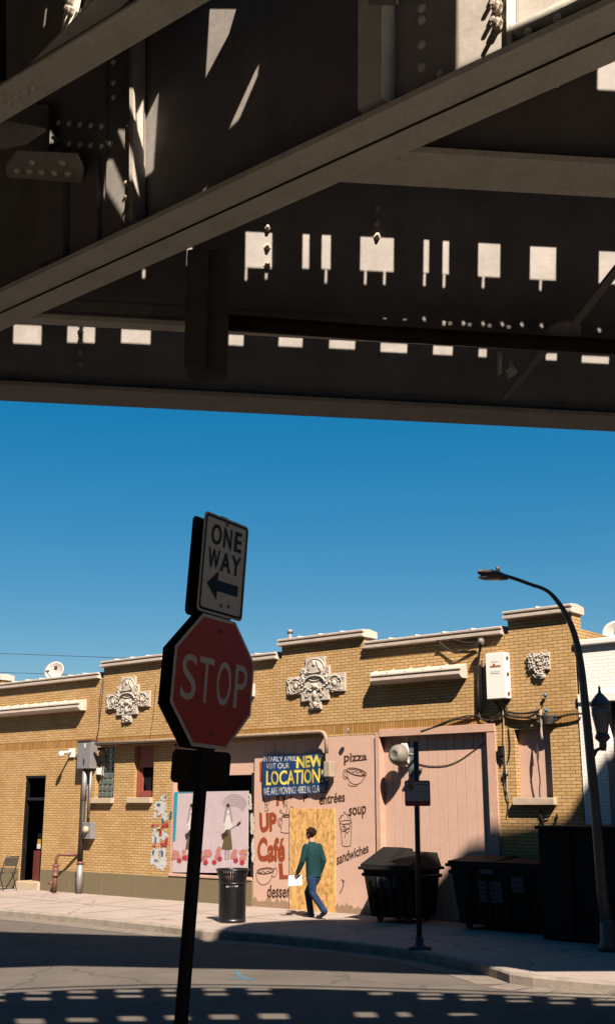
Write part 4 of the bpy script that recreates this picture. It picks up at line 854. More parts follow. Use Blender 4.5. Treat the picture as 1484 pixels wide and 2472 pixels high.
def notice(d, px0, py0, px1, py1, y, lines):
    m = MB(); a, b = fac(px0,py0,OUT), fac(px1,py1,OUT); k = .12/ (hA)
    f = lambda z: -OUT - .008 + .12*max(0,(SW+hA-.05 - z))/(hA-.15)
    m.hexa([(a[0],f(b[1])-.004,b[1]),(b[0],f(b[1])-.004,b[1]),(b[0],f(b[1])+.02,b[1]),(a[0],f(b[1])+.02,b[1]),(a[0],f(a[1])-.004,a[1]),(b[0],f(a[1])-.004,a[1]),(b[0],f(a[1])+.02,a[1]),(a[0],f(a[1])+.02,a[1])]); o = m.build('notice', M['notice'], d)
    if lines:
        for i in range(lines):
            m = MB(); z = b[1]+(a[1]-b[1])*(i+.7)/(lines+.5); x = a[0]+.04
            while x < b[0]-.06: L = random.uniform(.03,.09); m.box(x, min(x+L,b[0]-.03), f(z)-.007, f(z)-.0045, z-.012, z+.012); x += L+.02
            m.build('notice_print', M['redprint'] if i < 2 else M['ink'], o)
notice(dA, 908, 2118, 952, 2146, 0, 3); notice(dB, 1153, 2127, 1209, 2181, 0, 4); notice(dB, 1232, 2118, 1261, 2156, 0, 2); notice(dB, 1158, 2097, 1190, 2111, 0, 0)
# tall dark container further right
u0 = fac(1296,1995,1.6)[0]; zt = fac(1296,1993,1.6)[1]
wc = thing('waste_container', 'tall black waste container with a flat top beside the street light', 'container', (u0+2,-.9,SW))
m = MB(); m.bbox(u0, u0+4.2, -1.6, -.2, SW+.02, zt-.06, .02)
for k in range(1,8): m.box(u0+k*.52, u0+k*.52+.07, -1.65, -1.59, SW+.1, zt-.1)
m.build('body', M['plasticbin'], wc); m = MB(); m.bbox(u0-.03, u0+4.25, -1.66, -.17, zt-.058, zt, .015); m.build('rim', M['plasticbin'], wc)

# no parking sign on its post
b0 = onz(1012,2291,SW); tq = onplane(1003,1790,b0,Vector((0,1,0)))
np_ = thing('no_parking_post', 'thin black post with a round foot on the shaded sidewalk', 'post', b0, WF)
m = MB(); m.tube([b0, Vector((tq.x,b0.y,tq.z))], .042, 10); m.build('post', M['post'], np_)
m = MB(); m.lathe([(.19,0),(.18,.03),(.07,.05),(.06,.16),(.045,.18)], b0, 18); m.build('foot', M['post'], np_)
s0, s1 = onplane(977,1946,b0-Vector((0,.05,0)),Vector((0,1,0))), onplane(1037,1884,b0-Vector((0,.05,0)),Vector((0,1,0)))
ns = thing('no_parking_sign', 'small square no parking sign with a red border on the thin black post', 'sign', ((s0.x+s1.x)/2, b0.y-.05, s0.z), WF)
yy = b0.y-.05; m = MB(); m.prism(rrect(s0.x,s0.z,s1.x,s1.z,.03), yy, yy+.006); M['dullred'] = mat('faded_red_border', (.30,.06,.05), .6, .15, 12); m.build('sign_plate', M['dullred'], ns)
w, h = s1.x-s0.x, s1.z-s0.z; dm = MB(); dm.prism(rrect(s0.x+.018,s0.z+.2*h,s1.x-.018,s1.z-.02,.02), yy-.003, yy-.0005); dm.build('sign_face', mat('grey_white_face', (.45,.45,.46), .5, .1, 9), ns)
m = MB(); cxn, czn, rr = s0.x+.24*w, s0.z+.76*h, .13*w
for k in range(24):
    a, b = 2*math.pi*k/24, 2*math.pi*(k+1)/24; m.add([(cxn+rr*math.cos(a),yy-.006,czn+rr*math.sin(a)),(cxn+rr*math.cos(b),yy-.006,czn+rr*math.sin(b)),(cxn+rr*.75*math.cos(b),yy-.006,czn+rr*.75*math.sin(b)),(cxn+rr*.75*math.cos(a),yy-.006,czn+rr*.75*math.sin(a))], [(3,2,1,0)])
m.ribbon([(cxn-rr*.7,czn+rr*.7),(cxn+rr*.7,czn-rr*.7)], .02, yy-.0075)
m.box(s0.x+.48*w, s0.x+.86*w, yy-.006, yy-.004, s0.z+.82*h, s0.z+.855*h); m.prism([(s0.x+.86*w,s0.z+.80*h),(s0.x+.93*w,s0.z+.838*h),(s0.x+.86*w,s0.z+.875*h)], yy-.006, yy-.004)
m.box(s0.x+.06*w, s0.x+.93*w, yy-.006, yy-.004, s0.z+.55*h, s0.z+.562*h); m.build('sign_symbol', M['dullred'], ns)
m = MB(); lettering(m, 'P', rect(cxn-rr*.35, czn-rr*.5, cxn+rr*.4, czn+rr*.55), yy-.0065, .03); m.build('sign_lettering', M['signblack'], ns)

# stop sign assembly
pA, pB = onplane(437,2472,Vector((0,6.6,0)),Vector((0,1,0))), onplane(519,1470,Vector((0,6.6,0)),Vector((0,1,0)))
ax = (pB-pA).normalized(); foot = pA + ax*((SW-pA.z)/ax.z); lean = math.asin(ax.x)
LM = Matrix.Translation(foot) @ Matrix.Rotation(lean, 4, 'Y')
SA = R(57)                                             # heading of the sign faces
def along(px, py):                                     # height on the leaning post at the pixel row
    best = min(range(1200), key=lambda k: abs((lambda p: (p-CAM))(foot+ax*(k*.004)).normalized().dot(ray(px,py).normalized())-1)); return best*.004
def prow(py):
    lo, hi = 0, 6
    for _ in range(40):
        md = (lo+hi)/2; p = foot+ax*md - CAM; f = p.y*cP+p.z*sP; y = 1236 - F*(-p.y*sP+p.z*cP)/f
        if y > py: lo = md
        else: hi = md
    return lo
def sthing(name, label, cat, h, ang, group=None):
    o = bpy.data.objects.new(name, None); col.objects.link(o); o.empty_display_size = .1
    o.matrix_world = LM @ Matrix.Translation((0,0,h)) @ Matrix.Rotation(ang, 4, 'Z'); BASE[o.name] = (0,0,0); return tag(o, label, cat, group)
zt = prow(1249)
po = sthing('sign_post', 'leaning dark steel post carrying the stop and one way signs', 'post', 0, SA)
m = MB(); m.bbox(-.035,.035,-.025,.025,0,zt,.008)
m.build('post', M['post'], po)
def octagon(r): return [(r*math.cos(R(22.5+45*k)), r*math.sin(R(22.5+45*k))) for k in range(8)]
RS = .381/math.cos(R(22.5)); zS = (prow(1497)+prow(1800))/2; YF = -.042
ss = sthing('stop_sign', 'red octagonal STOP sign with white border facing the camera', 'sign', zS, SA)
def sh(pts, dx=0): return [(x+dx, z) for x, z in pts]
m = MB(); m.prism(octagon(RS), YF, YF+.004); m.build('sign_plate', M['signwhite'], ss)
m = MB(); m.prism(octagon(RS-.022), YF-.003, YF-.0005); m.build('sign_face', M['signred'], ss)
m = MB()
for t, x0, x1 in (('S',-.312,-.175),('T',-.155,-.02),('O',.015,.155),('P',.19,.315)): lettering(m, t, rect(x0,-.13,x1,.13), YF-.0045, .004)
m.build('sign_lettering', M['signwhite'], ss)
for z in (.30,-.30): m = MB(); m.lathe([(.014,0),(.014,.004),(.008,.008)], (.01,YF-.003,z), 10, 'y'); m.build('bolt', M['greymetal'], ss)
m = MB(); m.prism(octagon(RS), .045, .049)
sb = sthing('stop_sign', 'back of the second octagonal stop sign, dark, facing away on the post', 'sign', zS-.01, SA); m.build('sign_plate', M['signback'], sb)
m = MB(); m.bbox(-.05,.05,.031,.044,-.25,.25,.003); m.build('bracket', M['post'], sb)
hO = .78*1.04; wO = .50; zO = (prow(1262)+prow(1480))/2
ow = sthing('one_way_sign', 'white ONE WAY sign with a black left arrow on top of the post', 'sign', zO, SA)
ow.scale = (.88,1,.92); m = MB(); m.prism(rrect(-wO/2,-.325,wO/2,.325,.035), YF, YF+.004); m.build('sign_plate', M['signwhite'], ow)
m = MB(); o1, o2 = rrect(-wO/2+.012,-.313,wO/2-.012,.313,.028), rrect(-wO/2+.028,-.297,wO/2-.028,.297,.02); n = len(o1)
m.add([(p[0],YF-.003,p[1]) for p in o1]+[(p[0],YF-.003,p[1]) for p in o2], [[i,(i+1)%n,(i+1)%n+n,i+n] for i in range(n)])
m.prism([(-.17,-.135),(-.06,-.045),(-.06,-.10),(.17,-.10),(.17,-.17),(-.06,-.17),(-.06,-.225)], YF-.005, YF-.001); m.build('sign_symbol', M['signblack'], ow)
m = MB()
for t, x0, x1 in (('O',-.165,-.055),('N',-.03,.06),('E',.095,.175)): lettering(m, t, rect(x0,.125,x1,.262), YF-.0045, .02)
for t, x0, x1 in (('W',-.185,-.055),('A',-.045,.07),('Y',.075,.185)): lettering(m, t, rect(x0,-.035,x1,.095), YF-.0045, .02)
m.build('sign_lettering', M['signblack'], ow)
for x, z in ((0,.283),(0,-.258),(.08,-.25)): m = MB(); m.lathe([(.012,0),(.012,.004),(.006,.008)], (x,YF-.001,z), 8, 'y'); m.build('bolt', M['greymetal'], ow)
m = MB(); m.prism(rrect(-wO/2,-.325,wO/2,.325,.035), .045, .049)
owb = sthing('one_way_sign', 'dark back of the second one way sign on top of the post', 'sign', zO-.02, SA); owb.scale = (.88,1,.92); m.build('sign_plate', M['signback'], owb)
m = MB(); m.bbox(-.05,.05,.031,.044,-.2,.2,.003); m.build('bracket', M['post'], owb)
zr = prow(1852); rs = sthing('street_sign', 'dark back of a small rounded sign below the stop sign', 'sign', zr, R(8))
m = MB(); m.prism(rrect(-.175,-.095,.165,.095,.03), .036, .04); m.build('sign_plate', M['signback'], rs)

# street light with curved arm and acorn lantern
lb_ = onz(1469,2296,SW); AN = Vector((-1,-.12,0)).normalized(); PN = Vector((AN.y,-AN.x,0))
def lpx(x, y): return onplane(x, y, lb_, PN)
L = thing('street_light', 'tall dark street light curving over the roofline to a flat lamp head', 'street light', lb_, WF)
path = [lb_] + [lpx(*q) for q in ((1452,2150),(1440,2000),(1424,1830),(1410,1690),(1400,1600),(1385,1530),(1362,1478),(1335,1440),(1312,1422),(1280,1411),(1245,1398),(1218,1390))]
path = [path[0]] + spline(path[1:], 3)
n = len(path); m = MB(); m.tube(path, [.09-.060*min(1, i/(n*.7)) for i in range(n)], 12); m.build('pole', M['lamp'], L)
m = MB(); m.lathe([(.17,0),(.16,.08),(.125,.14),(.115,.4),(.10,.45)], lb_, 16); m.build('pole_base', M['lamp'], L)
hA_, hB_ = lpx(1225,1396), lpx(1152,1380); d = (hB_-hA_).normalized(); s = Vector((0,1,0)); up = s.cross(d).normalized(); up = up if up.z > 0 else -up
m = MB(); LL = (hB_-hA_).length; v = []; sec = [(0,.05,.05,.03),(.25,.13,.07,.06),(.55,.16,.08,.06),(.85,.13,.05,.05),(1,.06,.015,.03)]
for t, w_, a_, b_ in sec:
    c = hA_+d*LL*t
    for k in range(10): g = 2*math.pi*k/10; v.append(c + s*w_*math.cos(g) + up*((a_ if math.sin(g) > 0 else b_)*math.sin(g)))
f = [[i*10+k, i*10+(k+1)%10, (i+1)*10+(k+1)%10, (i+1)*10+k] for i in range(4) for k in range(10)] + [list(range(10)), list(range(40,50))[::-1]]
m.add(v, f, True); m.build('lamp_head', M['lamp'], L)
m = MB(); c = hA_+d*LL*.55-up*.05; m.blob(c, .17*abs(d.x)+.05, .12, .045, 12, 6); m.build('lamp_lens', M['frost'], L)
m = MB(); c = hA_+d*LL*.35+up*.06; m.lathe([(.035,0),(.035,.09),(.02,.10)], c, 10); m.build('photocell', M['lamp'], L)
ac = lpx(1449,1750); pr = lpx(1416,1790)
A_ = thing('acorn_lantern', 'dark acorn lantern with frosted glass bracketed to the street light', 'lantern', lpx(1448,1800), WF)
k = .01*1.0; sc = (lpx(1470,1720)-lpx(1428,1720)).length/2
cz = lambda y: lpx(1449,y).z; axp = lpx(1449,1720)
def ring(prof): return [(r*sc, cz(y)) for r, y in prof]
m = MB(); m.lathe([(r,h) for r,h in ring([(.62,1772),(.75,1755),(1.0,1725),(1.03,1708)])], (axp.x,axp.y,0), 18); m.build('globe', M['frost'], A_)
m = MB(); m.lathe(ring([(1.12,1706),(1.1,1702),(.9,1690),(.45,1678),(.2,1672),(.12,1664),(.16,1661),(.05,1655)]), (axp.x,axp.y,0), 18); m.build('cap', M['lamp'], A_)
m = MB(); m.lathe(ring([(.3,1812),(.42,1800),(.4,1792),(.85,1782),(.7,1772)]), (axp.x,axp.y,0), 18); m.build('holder', M['lamp'], A_)
m = MB(); m.tube([lpx(1449,1806), lpx(1436,1812), lpx(1425,1815)], .025, 8); m.tube([lpx(1440,1810), lpx(1430,1830), lpx(1425,1836)], .022, 8); m.build('bracket', M['lamp'], A_)
# wires in the sky
for (a, b, lb2) in (((-40,1576),(396,1592),'upper of two thin overhead wires crossing the sky above the left roof'),((-40,1622),(420,1636),'lower of two thin overhead wires passing behind the left satellite dish')):
    p, q = fac(*a,-14), fac(*b,-14); m = MB(); P = [(p[0]+(q[0]-p[0])*t*3-4, 14, p[1]+(q[1]-p[1])*t*3 - .8*((t-.5)**2<0)) for t in [k/12 for k in range(13)]]; dz = p[1]-P[0][2]
    sl = (q[1]-p[1])/(q[0]-p[0]); P = [(x, 14, p[1]+(x-p[0])*sl) for x, _, _ in P]
    m.tube(P, .012, 5); tag(m.build('overhead_wire', M['cable'], base=P[0]), lb2, 'wire', 'overhead wires above the left roof')

# ================================================================== ELEVATED TRACK STRUCTURE
HG, ZD = 5.0, 6.45
def line(p, q, z=HG): a, b = onz(*p, z), onz(*q, z); return a, (b-a).normalized()
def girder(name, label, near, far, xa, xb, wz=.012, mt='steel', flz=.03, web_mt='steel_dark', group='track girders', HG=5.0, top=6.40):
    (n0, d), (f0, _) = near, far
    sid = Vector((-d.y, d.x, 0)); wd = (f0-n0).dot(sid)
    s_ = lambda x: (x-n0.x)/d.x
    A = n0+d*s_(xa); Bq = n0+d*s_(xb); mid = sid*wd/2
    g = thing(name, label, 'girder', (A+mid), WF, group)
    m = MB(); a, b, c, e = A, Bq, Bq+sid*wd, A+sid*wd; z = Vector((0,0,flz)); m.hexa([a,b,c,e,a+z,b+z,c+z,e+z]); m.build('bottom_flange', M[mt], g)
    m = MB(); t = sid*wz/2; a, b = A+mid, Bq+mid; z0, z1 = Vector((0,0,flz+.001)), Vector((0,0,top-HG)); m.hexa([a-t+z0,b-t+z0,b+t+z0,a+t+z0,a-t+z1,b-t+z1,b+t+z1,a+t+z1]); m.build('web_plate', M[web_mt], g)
    m = MB(); L = min(.10, wd*.35)
    for q in (-1,1):
        t2 = sid*q*(wz/2+.0005); o = sid*q*L; h = Vector((0,0,flz+.0015)); hh = Vector((0,0,.014)); m.hexa([a+t2+h, b+t2+h, b+t2+o+h, a+t2+o+h, a+t2+h+hh, b+t2+h+hh, b+t2+o+h+hh, a+t2+o+h+hh])
        t3 = sid*q*(wz/2+.0125); h2 = Vector((0,0,flz+.018)); h3 = Vector((0,0,flz+.11)); m.hexa([a+t2+h2,b+t2+h2,b+t3+h2,a+t3+h2,a+t2+h3,b+t2+h3,b+t3+h3,a+t3+h3])
    m.build('flange_angle', M[web_mt], g)
    return g, A+mid, d, sid, wd
L1 = girder('track_girder', 'far track girder whose bottom edge meets the blue sky', line((0,928),(1484,1006)), line((0,967),(1484,1037)), -9, 12, top=5.70, mt='steel_mid')
L3 = girder('track_girder', 'middle track girder with a row of sunlit squares on its web', line((0,763),(1484,842),5.035), line((0,778),(1484,860),5.035), -7, 12, HG=5.035)
l2n, l2f = line((960,365),(1484,397),5.035), line((830,440),(1484,478),5.035)
ng_n, ng_f = line((100,660),(1100,185)), line((0,800),(1484,100))
L2 = girder('track_girder', 'short nearer track girder framing into the diagonal girder from the right', l2n, l2f, .14, 12, HG=5.035)
NG = girder('diagonal_girder', 'near riveted plate girder running diagonally across the top of the photo', ng_n, ng_f, -4.5, 4.6, .016, group=None)
ng, nA, nd, nsid, nwd = NG
# flange seam: butt between the two flange plates (a real groove strip 3 mm proud)
m = MB(); a, b = nA - Vector((0,0,.004)), nA+nd*13 - Vector((0,0,.004)); t = nsid*.006; z = Vector((0,0,.0035)); m.hexa([a-t,b-t,b+t,a+t,a-t+z,b-t+z,b+t+z,a+t+z]); m.build('flange_seam', M['timber'], ng)
# frame on the near face of the diagonal girder's web
nn = -nsid                                             # towards the camera
W0 = nA + nn*.009
def web(px, py, off=0): return onplane(px, py, W0+nn*off, nn)
def webp(mb, pts, off, th):
    a = [web(x,y,off) for x,y in pts]; b = [p+nn*th for p in a]; n = len(a)
    f = [list(range(n,2*n)), list(range(n))[::-1]] + [[i,(i+1)%n,(i+1)%n+n,i+n] for i in range(n)]
    mb.add(a+b, f); return mb
def stiff(px, pyb, w, dep, th=.012):                   # vertical angle: one leg on the web, one standing out
    b = web(px, pyb); z0 = HG+.045; z1 = ZD-.1; m = MB(); t = nd*th; W_ = nd*w; D = nn*dep
    b = Vector((b.x,b.y,0)); 
    def pr(o, p, q): m.hexa([Vector((v.x,v.y,z)) for z in (z0,z1) for v in (o, o+p, o+p+q, o+q)])
    pr(b+nn*.001, W_, nn*th); pr(b+nn*.001, t, D); return m
boltm = MB(); boltm.lathe([(.026,0),(.026,.006),(.0195,.0065),(.0205,.024),(.012,.026),(.012,.045),(.009,.047)], (0,0,0), 6, 'z')
bolt_me = bpy.data.meshes.new('bolt'); bolt_me.from_pydata(boltm.v, [], boltm.f); bolt_me.materials.append(M['bolt'])
rivm = MB(); rivm.blob((0,0,0), .021, .021, .016, 10, 6); riv_me = bpy.data.meshes.new('rivet'); riv_me.from_pydata(rivm.v, [], rivm.f); riv_me.polygons.foreach_set('use_smooth', [True]*len(rivm.f)); riv_me.materials.append(M['steel'])
def stud(me, name, p, nrm, parent, s=1):
    o = bpy.data.objects.new(name, me); col.objects.link(o); o.parent = parent; b = Vector(BASE[parent.name]); q = nrm.to_track_quat('Z','Y')
    o.location = p-b; o.rotation_euler = q.to_euler(); o.scale = (s,s,s); return o
# right end: cover plate and deep stiffener that catch the sun
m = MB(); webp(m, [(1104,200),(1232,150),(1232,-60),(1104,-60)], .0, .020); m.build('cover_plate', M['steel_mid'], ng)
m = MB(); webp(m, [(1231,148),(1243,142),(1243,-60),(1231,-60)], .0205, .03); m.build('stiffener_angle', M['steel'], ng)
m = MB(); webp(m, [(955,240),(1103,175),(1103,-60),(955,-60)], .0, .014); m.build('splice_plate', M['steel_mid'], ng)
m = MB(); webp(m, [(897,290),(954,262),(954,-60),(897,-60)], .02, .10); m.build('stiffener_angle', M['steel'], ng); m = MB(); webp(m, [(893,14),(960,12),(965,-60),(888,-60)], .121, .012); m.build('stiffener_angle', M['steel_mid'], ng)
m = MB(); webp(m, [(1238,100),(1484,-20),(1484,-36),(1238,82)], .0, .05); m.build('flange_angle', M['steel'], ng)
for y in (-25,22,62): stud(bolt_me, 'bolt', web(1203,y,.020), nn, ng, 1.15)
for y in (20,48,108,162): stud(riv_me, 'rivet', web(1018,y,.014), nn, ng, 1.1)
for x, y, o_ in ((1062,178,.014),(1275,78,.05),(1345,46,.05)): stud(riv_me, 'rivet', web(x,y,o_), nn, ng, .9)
m = MB(); webp(m, [(1246,78),(1600,-64),(1600,-110),(1246,-60)], .0, .006); m.build('sunlit_web_sheet', M['steel_mid'], ng)  # paler sheet added over the web, sunlit tone put into its colour
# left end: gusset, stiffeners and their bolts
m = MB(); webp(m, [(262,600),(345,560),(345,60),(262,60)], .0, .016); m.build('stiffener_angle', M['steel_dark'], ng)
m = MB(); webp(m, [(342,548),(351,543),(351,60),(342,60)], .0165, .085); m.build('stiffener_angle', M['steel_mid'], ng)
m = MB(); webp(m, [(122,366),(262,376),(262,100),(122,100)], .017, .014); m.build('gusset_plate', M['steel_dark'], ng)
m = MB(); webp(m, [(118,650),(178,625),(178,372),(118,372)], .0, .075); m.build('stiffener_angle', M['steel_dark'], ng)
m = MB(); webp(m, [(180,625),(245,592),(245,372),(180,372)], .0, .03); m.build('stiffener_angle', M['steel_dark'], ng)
for x, y in ((324,266),(322,310),(321,355),(316,447),(315,482),(314,520)): stud(bolt_me, 'bolt', web(x,y,.016), nn, ng, .85)
for x, y in ((139,338),(269,348)): stud(bolt_me, 'bolt', web(x,y,.031), nn, ng, .8)
for i in range(5):
    for y in (297,345):
        if i or y == 297: stud(riv_me, 'rivet', web(142+i*26, y+i*2,.031), nn, ng, .9)
for y in (110,150,200,235): stud(riv_me, 'rivet', web(275,y,.016), nn, ng, .9)
# bracket shelf with rivets under it, left
sh_ = thing('bracket_beam', 'stub beam with a riveted flange at the upper left of the diagonal girder', 'beam', onz(110,415,5.55), WF)
zz = 5.55; P = [onz(x,y,zz) for x,y in ((18,428),(198,442),(203,412),(188,378),(40,372),(14,402))]
m = MB(); m.plan([p[:2] for p in P], zz, zz+.02); m.build('flange_plate', M['steel_mid'], sh_)
a, b = onz(100,372,zz), onz(215,380,zz); m = MB(); webp(m, [(20,372),(120,366),(120,255),(0,255)], .1, .012); m.build('web_plate', M['steel_dark'], sh_)
for x in (42,72,102,132,165): stud(riv_me, 'rivet', onz(x, 412+(x-42)*.06, zz), Vector((0,0,-1)), sh_, 1.0)
for x in (78,150): stud(riv_me, 'rivet', onz(x, 392, zz), Vector((0,0,-1)), sh_, 1.0)
cb = MB(); P = [onz(x,y,5.6) for x,y in ((-60,300),(12,300),(70,310),(110,318),(62,350),(0,362),(-60,370))]; cb.plan([p[:2] for p in P], 5.6, 5.62); cb.build('corner_plate', M['steel_mid'], sh_)
n_w3, p_w3, n_w1, p_w1 = -L3[3], L3[1]-L3[3]*.007, -L1[3], L1[1]-L1[3]*.007
# hanger plate at the top left corner
hc_ = onz(150,90,5.75); hp_ = thing('hanger_plate', 'sunlit bolted hanger plate in the top left corner behind the braces', 'plate', hc_, WF)
def hpp(x, y, o=0): return onplane(x, y, hc_+nn*o, nn)
m = MB(); px_ = [(153,80),(166,0),(170,-40),(205,-40),(196,2),(190,30),(176,62),(172,92),(140,128),(113,152),(99,165),(110,132),(131,112)]  # outline is the sun sliver itself, pale against the darker backing
a_ = [hpp(*q) for q in px_]; b_ = [p+nn*.014 for p in a_]; k_ = len(a_); m.add(a_+b_, [list(range(k_,2*k_)), list(range(k_))[::-1]]+[[i,(i+1)%k_,(i+1)%k_+k_,i+k_] for i in range(k_)]); m.build('plate', M['steel'], hp_)
m = MB(); a_ = [hpp(*q) for q in ((10,260),(300,80),(300,-60),(10,-60))]; b_ = [p-nn*.03 for p in a_]; a_ = [p-nn*.016 for p in a_]; m.add(a_+b_, [(0,1,2,3),(7,6,5,4),(0,4,5,1),(1,5,6,2),(2,6,7,3),(3,7,4,0)]); m.build('backing_plate', M['steel_dark'], hp_)
for y in (4,28): stud(bolt_me, 'bolt', hpp(174,y,.014), nn, hp_, 1.0)
# lateral braces
def brace(label, p0, p1, z0, z1, w, dep, ext=0, mt='steel'):
    a, b = onz(*p0, z0), onz(*p1, z1); t = (b-a).normalized(); a -= t*ext; b += t*ext
    br = thing('lateral_brace', label, 'brace', a, WF, 'lateral braces under the tracks'); s = t.cross(Vector((0,0,1))).normalized()*w/2; u = Vector((0,0,1))
    m = MB(); m.hexa([a-s,a+s,b+s,b-s,a-s+u*.014,a+s+u*.014,b+s+u*.014,b-s+u*.014]); m.build('bottom_leg', M[mt], br)
    m = MB(); q = s.normalized()*.007; m.hexa([a-q+u*.0145,a+q+u*.0145,b+q+u*.0145,b-q+u*.0145,a-q+u*dep,a+q+u*dep,b+q+u*dep,b-q+u*dep]); m.build('standing_leg', M['steel_dark'], br); return br
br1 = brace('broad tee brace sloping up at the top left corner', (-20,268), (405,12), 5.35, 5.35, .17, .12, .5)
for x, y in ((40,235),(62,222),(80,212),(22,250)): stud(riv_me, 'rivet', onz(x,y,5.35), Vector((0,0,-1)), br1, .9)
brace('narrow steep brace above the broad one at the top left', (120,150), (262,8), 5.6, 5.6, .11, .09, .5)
brace('thin diagonal brace hanging between the girders at the right', (1385,785), (1500,640), 5.0, 5.25, .06, .05, .0, 'steel_dark')
brace('faint lower diagonal brace beneath the long pipe at the right', (1215,965), (1330,830), 5.05, 5.1, .05, .04, 0, 'steel_dark')
m = MB(); P = [onz(x,y,5.02) for x,y in ((1315,800),(1345,782),(1375,775),(1402,790),(1400,812),(1340,812))]; m.plan([p[:2] for p in P], 5.02, 5.035); tag(m.build('gusset_plate', M['steel_dark'], frame=WF, base=P[0]), 'small gusset plate where the thin right brace meets the long pipe', 'plate')
for x, y in ((645,553),(645,597),(645,641),(909,572),(909,540),(909,505),(645,510)): stud(bolt_me, 'bolt', onplane(x,y,p_w3,n_w3), n_w3, L3[0], .9)
for x, y in ((195,798),(195,825),(195,852),(195,880)): stud(bolt_me, 'bolt', onplane(x,y,p_w1,n_w1), n_w1, L1[0], .9)
# hanging box and column between the girders
def hang(label, x0, y0, x1, y1, yw, th, name, mt='timber'):
    n_ = Vector((0,1,0)); a, b = onplane(x0,y0,Vector((0,yw,0)),n_), onplane(x1,y1,Vector((0,yw,0)),n_); m = MB(); m.bbox(a.x, b.x, yw, yw+th, b.z, a.z, .012); return tag(m.build(name, M[mt], frame=WF, base=(a.x,yw,b.z)), label, 'fixture')
hang('dark hanging bracket plate between the girders left of centre', 500, 600, 546, 905, 5.72, .10, 'hanger_bracket', 'box_dark')
hang('dark junction box hung under the tracks left of centre', 452, 600, 497, 884, 5.66, .22, 'track_box', 'box_dark')
# long pipe and cables under the tracks
a, b = onz(552,778,4.90), onz(1560,842,4.90); m = MB(); m.tube([a-(b-a)*.0, a+(b-a)*.35-Vector((0,0,.01)), b, b+(b-a)*.5], .045, 10); tag(m.build('track_pipe', M['timber'], frame=WF, base=a), 'long dark pipe slung beneath the tracks from centre to the right edge', 'pipe')
a, b = onz(552,791,4.89), onz(1560,855,4.89); m = MB(); m.tube([a, b, b+(b-a)*.5], .022, 8); tag(m.build('track_cable', M['steel_dark'], frame=WF, base=a), 'thin pale conduit just below the long dark pipe', 'pipe')
m = MB(); P = [onplane(x,y,Vector((0,7.4,0)),Vector((0,1,0))) for x,y in ((1205,850),(1205,905),(1232,905),(1232,872))]
m.tube(P, .02, 6); m.bar(P[2]-Vector((.03,0,0)), P[2]+Vector((.03,0,.04)), .06, .05); tag(m.build('cable_clip', M['steel'], frame=WF, base=P[1]), 'small hooked clip hanging under the long pipe at the right', 'clip')

# deck: thin plate, its outline and openings shaped for the light let through; far edge from its shadow on the road
def back(p, z=ZD): k = (z-p.z)/SUN.z; return p + SUN*k
edge = [back(onz(x,y,0)) for x,y in ((-200,2416),(0,2397),(180,2389),(371,2384),(560,2384),(742,2387),(1100,2397),(1484,2410),(1700,2418))]
outer = [(-15,-3.6)] + [(9.5,-3.6)] + [(9.5, edge[-1].y+.1)] + [(p.x,p.y) for p in edge[::-1]] + [(-15, edge[0].y-1.5)]
openings = []
def op(pts): openings.append([(p.x,p.y) for p in pts])
def op_plane(px, p0, n): op([back(onplane(x,y,p0,n)) for x,y in px])
def gq(x0,y0,x1,y1,sk=6): op([back(onz(x,y,0)) for x,y in ((x0,y0),(x1,y0),(x1+sk,y1),(x0+sk,y1))])
z7 = lambda x, y: (x*.5002, (3500+y*.829)/1.657); z6 = lambda x, y: (845+x*.4307, (3250+y*.7136)/1.657)
def gz(f, rows, sk):
    for (x0,y0,x1,y1) in rows: a, b = f(x0,y0), f(x1,y1); gq(a[0],a[1],b[0],b[1],sk)
gz(z7, [(-60,570,20,583),(130,563,240,575),(335,558,455,570),(560,553,680,566),(785,550,850,563),(985,547,1085,559),(1195,547,1300,557)], 0)
gz(z7, [(-70,600,15,610),(120,592,235,604),(330,585,455,597),(565,580,680,591),(790,575,850,586),(990,570,1090,581),(1200,568,1300,578)], 4)
gz(z6, [(110,1008,225,1022),(385,1014,510,1026),(615,1022,750,1032),(870,1030,1000,1040),(1120,1037,1250,1047),(1360,1046,1490,1056)], 0)
gz(z6, [(385,1038,500,1048),(620,1044,750,1054),(880,1053,1000,1062),(1120,1063,1235,1073),(1365,1072,1490,1082)], 4)
gz(z7, [(80,694,205,719),(325,690,455,708),(575,682,690,704),(800,678,905,699),(1015,674,1135,696),(1250,669,1380,694)], 5)
gz(z6, [(25,1120,135,1147),(262,1120,325,1144),(555,1126,695,1149),(830,1137,960,1154),(1090,1145,1240,1168),(1345,1152,1445,1168)], 6)
n1, p1 = -L1[3], L1[1]-L1[3]*.007; n3, p3_ = -L3[3], L3[1]-L3[3]*.007; n2, p2_ = -L2[3], L2[1]-L2[3]*.007
z3u = lambda x, y: (x*.5002, (850+y*.829)/1.657); z4u = lambda x, y: (742+x*.5002, (850+y*.829)/1.657)
def row(f, rects, p0, n):
    for x0,y0,x1,y1 in rects:
        s = (x1-x0)*.05; op_plane([f(x0,y0),f(x1,y0+s),f(x1-2,y1+s),f(x0-2,y1)], p0, n)
row(z3u, [(68,540,202,629),(328,548,380,625),(404,550,460,626),(588,562,728,627),(1105,588,1176,638),(1346,600,1460,643)], p1, n1)
row(z4u, [(106,613,230,653),(354,628,481,670),(607,642,700,683),(826,657,864,695),(1150,678,1202,710),(1323,690,1453,722)], p1, n1)
def stem(f, x, y0, y1, w, p0, n): row(f, [(x-w/2, y0, x+w/2, y1)], p0, n)
row(z3u, [(1186,92,1313,262),(905,168,928,256),(690,275,702,314)], p3_, n3); stem(z3u, 1189, 264, 325, 9, p3_, n3); stem(z3u, 1286, 264, 320, 9, p3_, n3)
